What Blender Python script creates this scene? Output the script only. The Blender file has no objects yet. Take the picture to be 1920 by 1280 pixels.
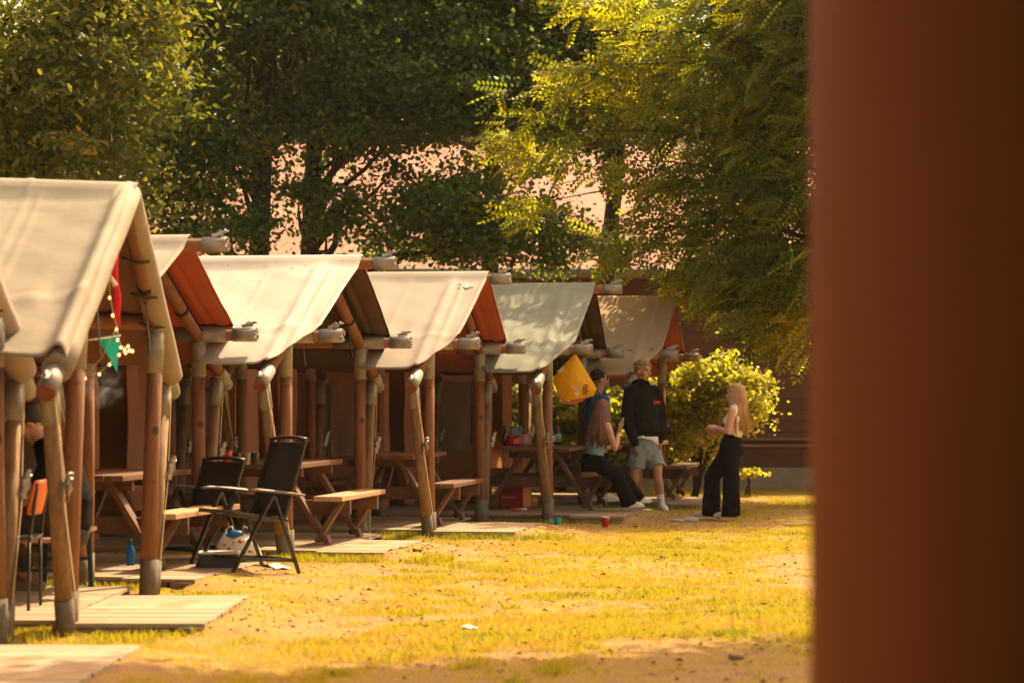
import bpy, bmesh, math, random
import numpy as np
from mathutils import Vector, Matrix, Euler, noise as mnoise

random.seed(7)
S = bpy.context.scene
COL = S.collection
F = 4533.0      # focal length in photo pixels (85 mm on a 36 mm sensor, 1920 px wide)
CH = 1.42       # camera height
HZ = 740.0      # horizon row of the photograph

def P(px, py, Y):
    return Vector(((px - 960.0) / F * Y, Y, CH - (py - HZ) / F * Y))

def ground_at(px, py, z=0.0):
    Y = F * (CH - z) / (py - HZ)
    return Vector(((px - 960.0) / F * Y, Y, z))

# ------------------------------------------------------------------ objects
def tag(o, label=None, cat=None, group=None, kind=None):
    if label: o['label'] = label
    if cat: o['category'] = cat
    if group: o['group'] = group
    if kind: o['kind'] = kind
    return o

def thing(name, label, cat, loc=(0, 0, 0), rotz=0.0, group=None, rot=None):
    o = bpy.data.objects.new(name, None)
    COL.objects.link(o)
    o.empty_display_size = 0.1
    o.location = loc
    o.rotation_euler = rot if rot else (0, 0, rotz)
    return tag(o, label, cat, group)

class MB:
    """collects shapes and links them as ONE mesh object"""
    def __init__(s):
        s.v = []; s.f = []; s.m = []; s.smooth = []
    def add(s, vs, fs, mi=0, sm=False):
        b = len(s.v)
        s.v.extend([Vector(p) for p in vs])
        for f in fs:
            s.f.append([i + b for i in f]); s.m.append(mi); s.smooth.append(sm)
    def box(s, c, size, rot=None, mi=0):
        hx, hy, hz = size[0] / 2, size[1] / 2, size[2] / 2
        vs = [Vector((x, y, z)) for x in (-hx, hx) for y in (-hy, hy) for z in (-hz, hz)]
        if rot is not None:
            R = rot if isinstance(rot, Matrix) else Euler(rot).to_matrix()
            vs = [R @ p for p in vs]
        c = Vector(c)
        s.add([p + c for p in vs], [(0, 1, 3, 2), (4, 6, 7, 5), (0, 4, 5, 1), (2, 3, 7, 6), (0, 2, 6, 4), (1, 5, 7, 3)], mi)
    def beam(s, p0, p1, w, h, up=(0, 0, 1), mi=0):
        """rectangular bar from p0 to p1; w across, h along 'up'"""
        p0 = Vector(p0); p1 = Vector(p1); d = p1 - p0; L = d.length; d.normalize()
        a = Vector(up).cross(d)
        if a.length < 1e-5: a = Vector((1, 0, 0)).cross(d)
        a.normalize(); b = d.cross(a)
        s.box((p0 + p1) / 2, (L, w, h), Matrix((d, a, b)).transposed(), mi)
    def loft(s, pts, rad, n=12, side=None, mi=0, caps=True, round_caps=False, sm=True):
        pts = [Vector(p) for p in pts]
        rad = [(r, r) if not isinstance(r, (tuple, list)) else r for r in rad]
        if round_caps:
            d0 = (pts[0] - pts[1]).normalized(); d1 = (pts[-1] - pts[-2]).normalized()
            r0, r1 = rad[0], rad[-1]
            pts = [pts[0] + d0 * min(r0) * .85, pts[0] + d0 * min(r0) * .5] + pts + [pts[-1] + d1 * min(r1) * .5, pts[-1] + d1 * min(r1) * .85]
            rad = [(r0[0] * .45, r0[1] * .45), (r0[0] * .84, r0[1] * .84)] + rad + [(r1[0] * .84, r1[1] * .84), (r1[0] * .45, r1[1] * .45)]
        N = len(pts); vs = []
        prev = Vector(side) if side is not None else None
        for i in range(N):
            if i == 0: t = pts[1] - pts[0]
            elif i == N - 1: t = pts[-1] - pts[-2]
            else: t = (pts[i + 1] - pts[i]).normalized() + (pts[i] - pts[i - 1]).normalized()
            t = t.normalized()
            if prev is None:
                prev = Vector((0, 0, 1)).cross(t)
                if prev.length < .05: prev = Vector((1, 0, 0))
            a = prev - t * prev.dot(t)
            if a.length < 1e-4: a = t.orthogonal()
            a.normalize(); b = t.cross(a)
            if side is None: prev = a
            ra, rb = rad[i]
            for k in range(n):
                w = 2 * math.pi * k / n
                vs.append(pts[i] + a * (ra * math.cos(w)) + b * (rb * math.sin(w)))
        fs = []
        for i in range(N - 1):
            for k in range(n):
                k2 = (k + 1) % n
                fs.append((i * n + k, i * n + k2, (i + 1) * n + k2, (i + 1) * n + k))
        s.add(vs, fs, mi, sm)
        if caps:
            b0 = len(s.v) - len(vs)
            s.f.append([b0 + k for k in reversed(range(n))]); s.m.append(mi); s.smooth.append(False)
            s.f.append([b0 + (N - 1) * n + k for k in range(n)]); s.m.append(mi); s.smooth.append(False)
    def tube(s, p0, p1, r0, r1=None, n=12, mi=0):
        s.loft([p0, p1], [r0, r0 if r1 is None else r1], n, mi=mi)
    def ellipsoid(s, c, r, rot=None, mi=0, nu=14, nv=9):
        c = Vector(c); vs = []; fs = []
        R = rot if rot is not None else Matrix.Identity(3)
        for j in range(1, nv):
            t = math.pi * j / nv
            for i in range(nu):
                p = 2 * math.pi * i / nu
                vs.append(c + R @ Vector((r[0] * math.sin(t) * math.cos(p), r[1] * math.sin(t) * math.sin(p), r[2] * math.cos(t))))
        top = len(vs); vs.append(c + R @ Vector((0, 0, r[2]))); vs.append(c + R @ Vector((0, 0, -r[2])))
        for j in range(nv - 2):
            for i in range(nu):
                i2 = (i + 1) % nu
                fs.append((j * nu + i, (j + 1) * nu + i, (j + 1) * nu + i2, j * nu + i2))
        for i in range(nu):
            i2 = (i + 1) % nu
            fs.append((top, i, i2)); fs.append((top + 1, (nv - 2) * nu + i2, (nv - 2) * nu + i))
        s.add(vs, fs, mi, True)
    def lathe(s, c, prof, n=16, mi=0):
        s.loft([Vector(c) + Vector((0, 0, z)) for r, z in prof], [max(r, .0005) for r, z in prof], n, side=(1, 0, 0), mi=mi)
    def build(s, name, mats, parent=None, origin=None, bevel=0.0, remesh=0.0, smooth=0, disp=None, solid=None):
        me = bpy.data.meshes.new(name)
        off = Vector(origin) if origin is not None else Vector((0, 0, 0))
        me.from_pydata([p - off for p in s.v], [], s.f)
        if not isinstance(mats, (list, tuple)): mats = [mats]
        for m in mats: me.materials.append(m)
        me.polygons.foreach_set('material_index', s.m)
        me.polygons.foreach_set('use_smooth', s.smooth)
        me.update()
        o = bpy.data.objects.new(name, me)
        COL.objects.link(o)
        if parent is not None: o.parent = parent
        if remesh:
            r = o.modifiers.new('remesh', 'REMESH'); r.mode = 'VOXEL'; r.voxel_size = remesh; r.use_smooth_shade = True
        if smooth:
            r = o.modifiers.new('smooth', 'SMOOTH'); r.iterations = smooth; r.factor = .5
        if disp:
            t = bpy.data.textures.new(name + '_folds', 'CLOUDS'); t.noise_scale = disp[1]
            r = o.modifiers.new('folds', 'DISPLACE'); r.texture = t; r.strength = disp[0]; r.mid_level = .5
        if bevel:
            r = o.modifiers.new('bevel', 'BEVEL'); r.width = bevel; r.segments = 2; r.limit_method = 'ANGLE'; r.angle_limit = .7
        return o

def np_mesh(name, V, faces_flat, sizes, mats, tone=None, parent=None, mat_idx=None):
    me = bpy.data.meshes.new(name)
    me.vertices.add(len(V)); me.vertices.foreach_set('co', V.astype(np.float32).ravel())
    me.loops.add(len(faces_flat)); me.loops.foreach_set('vertex_index', faces_flat.astype(np.int32))
    me.polygons.add(len(sizes))
    st = np.concatenate([[0], np.cumsum(sizes)[:-1]]).astype(np.int32)
    me.polygons.foreach_set('loop_start', st)
    try: me.polygons.foreach_set('loop_total', sizes.astype(np.int32))
    except Exception: pass
    if not isinstance(mats, (list, tuple)): mats = [mats]
    for m in mats: me.materials.append(m)
    if mat_idx is not None: me.polygons.foreach_set('material_index', mat_idx.astype(np.int32))
    me.update(calc_edges=True)
    if tone is not None:
        a = me.attributes.new('tone', 'FLOAT', 'POINT'); a.data.foreach_set('value', tone.astype(np.float32))
    o = bpy.data.objects.new(name, me); COL.objects.link(o)
    if parent is not None: o.parent = parent
    return o

# ------------------------------------------------------------------ materials
def new_mat(name):
    m = bpy.data.materials.new(name); m.use_nodes = True
    nt = m.node_tree; nt.nodes.clear()
    out = nt.nodes.new('ShaderNodeOutputMaterial')
    return m, nt, out

def node(nt, typ, ins=None, **kw):
    n = nt.nodes.new(typ)
    for k, v in kw.items(): setattr(n, k, v)
    for k, v in (ins or {}).items():
        if hasattr(v, 'is_output') and v.is_output: nt.links.new(v, n.inputs[k])
        else: n.inputs[k].default_value = v
    return n

def ramp(nt, fac, stops):
    n = nt.nodes.new('ShaderNodeValToRGB')
    e = n.color_ramp.elements
    while len(e) < len(stops): e.new(.5)
    for i, (p, c) in enumerate(stops):
        e[i].position = p; e[i].color = (c[0], c[1], c[2], 1)
    nt.links.new(fac, n.inputs[0])
    return n.outputs[0]

def mat(name, c1, c2=None, scale=6, stretch=(1, 1, 1), rough=.75, bump=.15, bscale=None, metal=0.0, trans=0.0, tcol=None, spec=.35, spots=None):
    m, nt, out = new_mat(name)
    tc = node(nt, 'ShaderNodeTexCoord')
    mp = node(nt, 'ShaderNodeMapping', {'Vector': tc.outputs['Object'], 'Scale': stretch})
    nz = node(nt, 'ShaderNodeTexNoise', {'Vector': mp.outputs[0], 'Scale': scale, 'Detail': 6.0, 'Roughness': .62})
    c2 = c2 or tuple(x * .75 for x in c1)
    col = ramp(nt, nz.outputs['Fac'], [(.32, c2), (.68, c1)])
    if spots:
        n2 = node(nt, 'ShaderNodeTexNoise', {'Vector': tc.outputs['Object'], 'Scale': spots[1], 'Detail': 3.0})
        msk = ramp(nt, n2.outputs['Fac'], [(spots[2], (0, 0, 0)), (min(spots[2] + .06, 1), (1, 1, 1))])
        col = node(nt, 'ShaderNodeMixRGB', {'Fac': msk, 'Color1': col, 'Color2': (*spots[0], 1)}).outputs[0]
    b = node(nt, 'ShaderNodeBsdfPrincipled', {'Base Color': col, 'Roughness': rough, 'Metallic': metal, 'Specular IOR Level': spec})
    if bump:
        nb = node(nt, 'ShaderNodeTexNoise', {'Vector': mp.outputs[0], 'Scale': bscale or scale * 6, 'Detail': 4.0})
        bp = node(nt, 'ShaderNodeBump', {'Strength': bump, 'Distance': .01, 'Height': nb.outputs['Fac']})
        nt.links.new(bp.outputs[0], b.inputs['Normal'])
    sh = b.outputs[0]
    if trans:
        tr = node(nt, 'ShaderNodeBsdfTranslucent', {'Color': (*(tcol or c1), 1)})
        sh = node(nt, 'ShaderNodeMixShader', {'Fac': trans, 1: sh, 2: tr.outputs[0]}).outputs[0]
    nt.links.new(sh, out.inputs[0])
    return m

def leaf_mat(name, stops, tstops, trans=.5, rough=.5):
    m, nt, out = new_mat(name)
    at = node(nt, 'ShaderNodeAttribute', attribute_name='tone')
    col = ramp(nt, at.outputs['Fac'], stops)
    tcol = ramp(nt, at.outputs['Fac'], tstops)
    b = node(nt, 'ShaderNodeBsdfPrincipled', {'Base Color': col, 'Roughness': rough, 'Specular IOR Level': .25})
    tr = node(nt, 'ShaderNodeBsdfTranslucent', {'Color': tcol})
    mx = node(nt, 'ShaderNodeMixShader', {'Fac': trans, 1: b.outputs[0], 2: tr.outputs[0]})
    nt.links.new(mx.outputs[0], out.inputs[0])
    return m

M = {}
M['post_wood'] = mat('stained_post_wood', (.27, .112, .042), (.16, .062, .024), 4, (7, 7, .5), .65, .4, spots=((.07, .028, .013), 9, .66))
M['leg_wood'] = mat('weathered_leg_wood', (.31, .185, .09), (.18, .095, .042), 4, (7, 7, .5), .75, .4, spots=((.12, .06, .03), 7, .68))
M['pole_wood'] = mat('stained_pole_wood', (.29, .118, .045), (.18, .068, .026), 4, (.5, 7, 7), .65, .4)
M['end_grain'] = mat('end_grain', (.22, .07, .03), (.13, .04, .02), 30, rough=.9)
M['steel'] = mat('galvanised_steel', (.33, .30, .245), (.21, .19, .15), 9, rough=.5, bump=.06, metal=.25, spots=((.22, .15, .09), 12, .66))
M['zinc'] = mat('galvanised_buckle', (.42, .40, .36), (.25, .23, .2), 20, rough=.4, bump=.1, metal=.7)
M['concrete_foot'] = mat('grey_post_foot', (.18, .14, .10), (.11, .085, .06), 7, rough=.85, bump=.1)
M['strap'] = mat('black_webbing', (.012, .011, .011), (.02, .018, .017), 40)
M['cord'] = mat('pale_cord', (.45, .33, .18), None, 40)
M['canvas_cream'] = mat('cream_canvas', (.50, .43, .365), (.40, .335, .27), 1.3, (1, 1, 1), .8, .30, 13, trans=.26, tcol=(.70, .17, .045))
M['canvas_dew'] = mat('dew_specked_canvas', (.50, .44, .38), (.41, .35, .29), 1.3, (1, 1, 1), .75, .30, 13, spots=((.30, .24, .17), 17, .65))
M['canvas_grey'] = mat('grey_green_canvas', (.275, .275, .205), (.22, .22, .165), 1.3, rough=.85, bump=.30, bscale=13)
M['canvas_sand'] = mat('sand_canvas', (.62, .43, .25), (.54, .36, .20), 1.6, rough=.8, bump=.16, bscale=45, trans=.2, tcol=(.7, .25, .08))
M['canvas_tan'] = mat('tan_canvas', (.36, .305, .23), (.26, .215, .155), 1.2, rough=.75, bump=.32, bscale=12, trans=.10, tcol=(.5, .2, .08))
M['lining_glow'] = mat('painted_glow_lining', (.31, .105, .040), (.25, .082, .031), 4, rough=.9, trans=.14, tcol=(.6, .15, .04))  # orange glow of sun through the canvas, put into the underside colour
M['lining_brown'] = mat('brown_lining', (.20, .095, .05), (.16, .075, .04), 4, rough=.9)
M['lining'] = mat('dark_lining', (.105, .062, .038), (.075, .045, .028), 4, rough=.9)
M['seam'] = mat('canvas_seam', (.66, .58, .46), None, 20)
M['wall_brown'] = mat('brown_tent_fabric', (.56, .275, .165), (.46, .22, .13), 2.5, rough=.9, bump=.2, bscale=9, trans=.35, tcol=(.60, .28, .15))
M['wall_tan'] = mat('tan_tent_fabric', (.50, .27, .15), (.42, .21, .11), 2.5, rough=.9, bump=.2, bscale=9, trans=.35, tcol=(.7, .32, .14))
M['curtain'] = mat('curtain_cloth', (.46, .33, .23), (.34, .23, .16), 2.5, (1, 1, .3), .85, .3, 8, trans=.2, tcol=(.6, .4, .2))
M['window'] = mat('clear_vinyl', (.22, .19, .17), (.15, .13, .12), 3, rough=.15, bump=.1, spec=.6)
M['deck'] = mat('pale_deck_boards', (.40, .30, .195), (.29, .21, .13), 1.3, (.6, 5, 5), .85, .35, spots=((.33, .20, .10), 3, .58))
M['deck_b'] = mat('darker_deck_board', (.37, .275, .175), (.27, .19, .12), 1.3, (.6, 5, 5), .85, .35)
M['deck_beam'] = mat('dark_deck_beam', (.22, .15, .09), (.14, .09, .055), 4, (1, 5, 5), .85, .25)
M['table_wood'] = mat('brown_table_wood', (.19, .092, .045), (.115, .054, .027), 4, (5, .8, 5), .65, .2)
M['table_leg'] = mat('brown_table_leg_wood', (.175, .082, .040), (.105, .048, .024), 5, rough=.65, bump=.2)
M['bench_wood'] = mat('pale_bench_wood', (.50, .31, .17), (.36, .21, .11), 4, (5, .8, 5), .65, .2)  # paler wood, also carries the sunlit brightness of some table benches
M['black_metal'] = mat('black_frame_paint', (.018, .016, .015), (.028, .024, .02), 12, rough=.35, bump=.03, spec=.5)
M['black_cloth'] = mat('black_cloth', (.006, .005, .005), (.009, .0075, .007), 12, rough=.95, bump=.25, spec=.1)
M['mesh_cloth'] = mat('dark_sling_fabric', (.040, .030, .024), (.030, .022, .018), 60, rough=.8, bump=.2)
M['arm_plastic'] = mat('worn_arm_plastic', (.16, .13, .10), (.10, .08, .06), 12, rough=.4, bump=.03)
M['skin'] = mat('skin', (.56, .30, .19), (.50, .25, .155), 6, rough=.5, bump=.03)
M['skin_tan'] = mat('tanned_skin', (.48, .245, .15), (.42, .20, .12), 6, rough=.5, bump=.03)
M['hair_light'] = mat('light_brown_hair', (.46, .27, .12), (.26, .14, .06), 26, (3, 3, .35), .45, .5, 60)
M['hair_blond'] = mat('blond_hair', (.50, .285, .12), (.33, .17, .07), 26, (4, 4, .22), .42, .6, 60)
M['hair_brown'] = mat('brown_hair', (.20, .095, .055), (.12, .055, .032), 26, (4, 4, .22), .42, .6, 60)
M['hair_dark'] = mat('dark_hair', (.055, .03, .022), (.03, .018, .013), 26, rough=.5, bump=.5)
M['hoodie'] = mat('black_hoodie', (.008, .0065, .0065), (.012, .0095, .009), 7, rough=.95, bump=.3, spec=.1)
M['logo'] = mat('red_print', (.62, .07, .04), None, 40)
M['white_cloth'] = mat('white_cloth', (.74, .68, .60), (.64, .58, .5), 8, rough=.9, bump=.15)
M['shorts'] = mat('grey_green_shorts', (.25, .285, .275), (.19, .22, .21), 5, rough=.85, bump=.25)
M['teal_top'] = mat('teal_top_cloth', (.20, .36, .42), (.15, .28, .33), 30, rough=.85, bump=.25)
M['blue_cloth'] = mat('blue_cloth', (.03, .17, .42), (.02, .11, .30), 6, rough=.85, bump=.2)
M['shoe'] = mat('white_shoe', (.70, .66, .60), (.55, .5, .45), 9, rough=.6, bump=.05)
M['shoe_brown'] = mat('brown_shoe', (.20, .12, .075), (.13, .075, .045), 12, rough=.6)
M['eye'] = mat('eye', (.03, .02, .018), None, 10, rough=.2)
M['lips'] = mat('lips', (.42, .15, .12), None, 10, rough=.5)
M['yellow_bag'] = mat('yellow_bag_plastic', (.93, .66, .010), (.88, .58, .008), 4, rough=.4, bump=.5, bscale=14, trans=.5, tcol=(1.0, .62, .01))
M['orange_bag'] = mat('orange_bag_base', (.72, .19, .006), None, 6, rough=.4, bump=.4, trans=.25, tcol=(.9, .25, .01))
M['black_ink'] = mat('black_ink', (.02, .016, .01), None, 10)
M['white_ink'] = mat('white_ink', (.8, .78, .7), None, 10)
M['red_plastic'] = mat('red_plastic', (.50, .012, .010), (.4, .01, .008), 6, rough=.35, bump=.03)
M['red_card'] = mat('red_card', (.42, .02, .014), (.34, .016, .012), 6, rough=.55, bump=.04)
M['gold_card'] = mat('gold_card_print', (.62, .33, .12), (.5, .14, .05), 24, rough=.5)
M['teal_plastic'] = mat('teal_plastic', (.03, .42, .40), (.025, .33, .32), 6, rough=.3, bump=.02, trans=.3, tcol=(.05, .6, .55))
M['teal_flag'] = mat('teal_pennant_cloth', (.012, .25, .19), (.01, .19, .15), 6, rough=.8, trans=.25, tcol=(.02, .5, .36))
M['red_ribbon'] = mat('red_ribbon', (.62, .035, .02), (.32, .02, .05), 8, rough=.6, trans=.4, tcol=(.9, .06, .02))
M['white_ribbon'] = mat('white_ribbon', (.8, .75, .68), None, 8, rough=.5, trans=.4, tcol=(.9, .85, .75))
M['glass_dark'] = mat('dark_bottle_glass', (.02, .022, .02), None, 6, rough=.08, bump=0, spec=.8)
M['glass_green'] = mat('green_bottle_glass', (.05, .09, .03), None, 6, rough=.08, bump=0, spec=.8)
M['label_white'] = mat('white_bottle_label', (.7, .68, .62), None, 6)
M['blue_plastic'] = mat('blue_plastic', (.04, .19, .42), None, 6, rough=.3, trans=.3, tcol=(.1, .4, .7))
M['clear_plastic'] = mat('clear_plastic', (.55, .56, .52), None, 6, rough=.15, trans=.4, tcol=(.8, .8, .75))
M['grey_plastic'] = mat('grey_plastic', (.26, .23, .19), None, 6, rough=.4)
M['orange_plastic'] = mat('orange_plastic', (.60, .12, .03), (.5, .1, .025), 6, rough=.4, bump=.03)
M['lilac'] = mat('lilac_bag', (.38, .25, .27), None, 9, rough=.5, bump=.3)
M['party_bag'] = mat('printed_white_bag', (.72, .66, .56), (.62, .56, .48), 4, rough=.5, bump=.3, bscale=12)
M['print_green'] = mat('green_print', (.06, .30, .08), None, 10)
M['print_yellow'] = mat('yellow_print', (.75, .5, .06), None, 10)
M['print_red'] = mat('red_spots', (.6, .12, .05), None, 10)
M['paper'] = mat('white_paper', (.75, .7, .62), None, 6)
M['bark'] = mat('dark_bark', (.060, .040, .026), (.034, .022, .015), 9, (3, 3, .6), .95, .6, 30)
M['brick_roof'] = None
M['pillar'] = mat('brown_painted_wood', (.17, .057, .020), (.135, .044, .015), 1.6, (2, 2, .3), .8, .05, spec=.1)
M['gutter'] = mat('grey_gutter', (.30, .29, .26), (.22, .21, .19), 6, rough=.5)
M['verge'] = mat('pale_hip_tiles', (.62, .55, .48), (.5, .44, .38), 12, rough=.7)
M['plinth'] = mat('grey_plinth', (.36, .29, .21), (.27, .21, .15), 4, rough=.9, bump=.25)
M['trim'] = mat('brown_trim', (.24, .15, .09), (.17, .10, .06), 6, rough=.7)
M['dead_leaf'] = mat('dead_leaf', (.36, .17, .06), (.24, .10, .035), 12, rough=.8)
M['rock'] = mat('pale_stone', (.50, .44, .36), None, 10)

# barn roof: flat tiles in courses
def roof_mat():
    m, nt, out = new_mat('pink_roof_tiles')
    tc = node(nt, 'ShaderNodeTexCoord')
    br = node(nt, 'ShaderNodeTexBrick', {'Vector': tc.outputs['UV'], 'Scale': 1.0, 'Mortar Size': .012, 'Color1': (.46, .20, .135, 1), 'Color2': (.43, .185, .125, 1), 'Mortar': (.33, .135, .09, 1), 'Brick Width': .30, 'Row Height': .34})
    nz = node(nt, 'ShaderNodeTexNoise', {'Vector': tc.outputs['Object'], 'Scale': 1.5, 'Detail': 5.0})
    mx = node(nt, 'ShaderNodeMixRGB', {'Fac': .35, 'Color1': br.outputs['Color'], 'Color2': ramp(nt, nz.outputs['Fac'], [(.3, (.38, .155, .105)), (.7, (.48, .22, .15))])})
    b = node(nt, 'ShaderNodeBsdfPrincipled', {'Base Color': mx.outputs[0], 'Roughness': .8})
    bp = node(nt, 'ShaderNodeBump', {'Strength': .3, 'Distance': .02, 'Height': br.outputs['Fac']}); bp.invert = True
    nt.links.new(bp.outputs[0], b.inputs['Normal'])
    nt.links.new(b.outputs[0], out.inputs[0])
    return m
M['brick_roof'] = roof_mat()

def boards_mat():
    m, nt, out = new_mat('dark_board_cladding')
    tc = node(nt, 'ShaderNodeTexCoord')
    br = node(nt, 'ShaderNodeTexBrick', {'Vector': tc.outputs['UV'], 'Scale': 1.0, 'Mortar Size': .012, 'Color1': (.118, .050, .028, 1), 'Color2': (.100, .042, .024, 1), 'Mortar': (.05, .02, .012, 1), 'Brick Width': 3.2, 'Row Height': .17})
    nz = node(nt, 'ShaderNodeTexNoise', {'Vector': tc.outputs['Object'], 'Scale': 2.5, 'Detail': 5.0})
    mx = node(nt, 'ShaderNodeMixRGB', {'Fac': .4, 'Color1': br.outputs['Color'], 'Color2': ramp(nt, nz.outputs['Fac'], [(.3, (.080, .034, .02)), (.7, (.145, .066, .038))])})
    b = node(nt, 'ShaderNodeBsdfPrincipled', {'Base Color': mx.outputs[0], 'Roughness': .75})
    nt.links.new(b.outputs[0], out.inputs[0])
    return m
M['boards'] = boards_mat()

def bulb_mat():
    m, nt, out = new_mat('lit_bulb')
    e = node(nt, 'ShaderNodeEmission', {'Color': (1.0, .58, .20, 1), 'Strength': 1.1})
    nt.links.new(e.outputs[0], out.inputs[0]); return m
M['bulb'] = bulb_mat()

# foliage: real leaf colours; light and shade come from the sun
M['leaf_oak'] = leaf_mat('oak_leaf', [(0, (.045, .070, .016)), (.5, (.075, .098, .02)), (.85, (.13, .125, .022)), (1, (.32, .15, .02))],
                         [(0, (.20, .24, .018)), (.5, (.32, .32, .025)), (.85, (.52, .42, .02)), (1, (.6, .27, .02))], .45)
M['leaf_dark'] = leaf_mat('broad_leaf', [(0, (.046, .085, .035)), (.5, (.072, .120, .046)), (.9, (.125, .140, .035)), (1, (.32, .20, .03))],
                          [(0, (.13, .21, .03)), (.5, (.23, .33, .04)), (.9, (.55, .48, .03)), (1, (.8, .5, .03))], .45)
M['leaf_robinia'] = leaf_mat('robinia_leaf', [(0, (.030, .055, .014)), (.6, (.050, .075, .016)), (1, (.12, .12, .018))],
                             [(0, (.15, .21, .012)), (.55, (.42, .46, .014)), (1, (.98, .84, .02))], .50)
M['leaf_shrub'] = leaf_mat('shrub_leaf', [(0, (.14, .16, .035)), (.6, (.24, .24, .05)), (1, (.38, .32, .10))],
                           [(0, (.46, .50, .03)), (.6, (.74, .68, .035)), (1, (.95, .76, .12))], .48, .32)
M['grass_blade'] = leaf_mat('grass_blade', [(0, (.15, .18, .016)), (.45, (.44, .37, .02)), (.75, (.52, .37, .06)), (1, (.55, .38, .16))],
                            [(0, (.30, .34, .02)), (.45, (.70, .57, .02)), (.75, (.72, .45, .06)), (1, (.58, .36, .12))], .40, .6)
# ------------------------------------------------------------------ layout of the tent row
ROT = math.asin(-.17)
TENTS = [  # x, y, rotation, kind, ridge height
    (-3.02, 12.55, -.03, 'wrapped', 2.74),
    (-2.645, 15.92, -.02, 'wrapped', 2.74),
    (-2.93, 19.40, ROT, 'cream', 2.62),
    (-1.74, 22.50, ROT, 'dew', 2.64),
    (-.60, 25.70, ROT, 'cream', 2.65),
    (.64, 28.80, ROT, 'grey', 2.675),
    (1.83, 32.00, ROT, 'tan', 2.65),
]
DECK_FRONT = [1.0, .86, .85, .90, .92, .90, .80]
APRON = [(-1.5, .65), (-1.50, .52), (-1.45, .50), (-1.48, .25), (-1.55, .20), (-1.6, .40), (-1.6, .40)]   # near and far edge of the part in front of the posts
DECK_TOP = .06
HALF = 1.40

# ------------------------------------------------------------------ numpy noise
def _hash(ix, iy, seed):
    h = (ix * 374761393 + iy * 668265263 + seed * 974634521) & 0xffffffff
    h = ((h ^ (h >> 13)) * 1274126177) & 0xffffffff
    return ((h ^ (h >> 16)) & 0xffff) / 65535.0
def vnoise(x, y, seed=0):
    ix = np.floor(x).astype(np.int64); iy = np.floor(y).astype(np.int64)
    fx = x - ix; fy = y - iy
    fx = fx * fx * (3 - 2 * fx); fy = fy * fy * (3 - 2 * fy)
    a = _hash(ix, iy, seed); b = _hash(ix + 1, iy, seed); c = _hash(ix, iy + 1, seed); d = _hash(ix + 1, iy + 1, seed)
    return (a * (1 - fx) + b * fx) * (1 - fy) + (c * (1 - fx) + d * fx) * fy
def fbm(x, y, seed=0, oct=4):
    r = 0; amp = .5; tot = 0
    for o in range(oct):
        r = r + amp * vnoise(x * 2 ** o, y * 2 ** o, seed + o * 17); tot += amp; amp *= .55
    return r / tot

def tent_local(x, y, t):
    tx, ty, r = t[0], t[1], t[2]
    c, s = math.cos(r), math.sin(r)
    dx, dy = x - tx, y - ty
    return dx * c + dy * s, -dx * s + dy * c

def deck_at(u, v, df, ap, m=0.0):
    return ((u < .30 + m) & (u > -5.25) & (np.abs(v) < 1.30 + m)) | ((u >= .25) & (u < df + m * .0) & (v > ap[0] - m) & (v < ap[1] + m))

def ground_h(x, y):
    h = (fbm(x * .8, y * .8, 3) - .5) * .03 + (fbm(x * 5, y * 5, 9, 3) - .5) * .022 - .014
    for t, df, ap in zip(TENTS, DECK_FRONT, APRON):
        u, v = tent_local(x, y, t)
        side = np.clip((v - ap[0] + .12) / .2, 0, 1) * np.clip((ap[1] + .25 - v) / .3, 0, 1)
        du = u - df + .10 * (vnoise(x * 2.3, y * 2.3, 55) - .5)
        mound = np.where(du < -.06, 0, np.clip(1 - np.maximum(du, 0) / .75, 0, 1) ** 1.6) * side
        under = deck_at(u, v, df, ap, .03)
        h = np.where(under, np.minimum(h, -.02) - .02, h) if True else h
        h = np.maximum(h, mound * (DECK_TOP - .006) + h * (1 - mound * .35) + .016 * mound) if True else h
    return h

def gh(x, y):
    return float(ground_h(np.array([float(x)]), np.array([float(y)]))[0])

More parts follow.
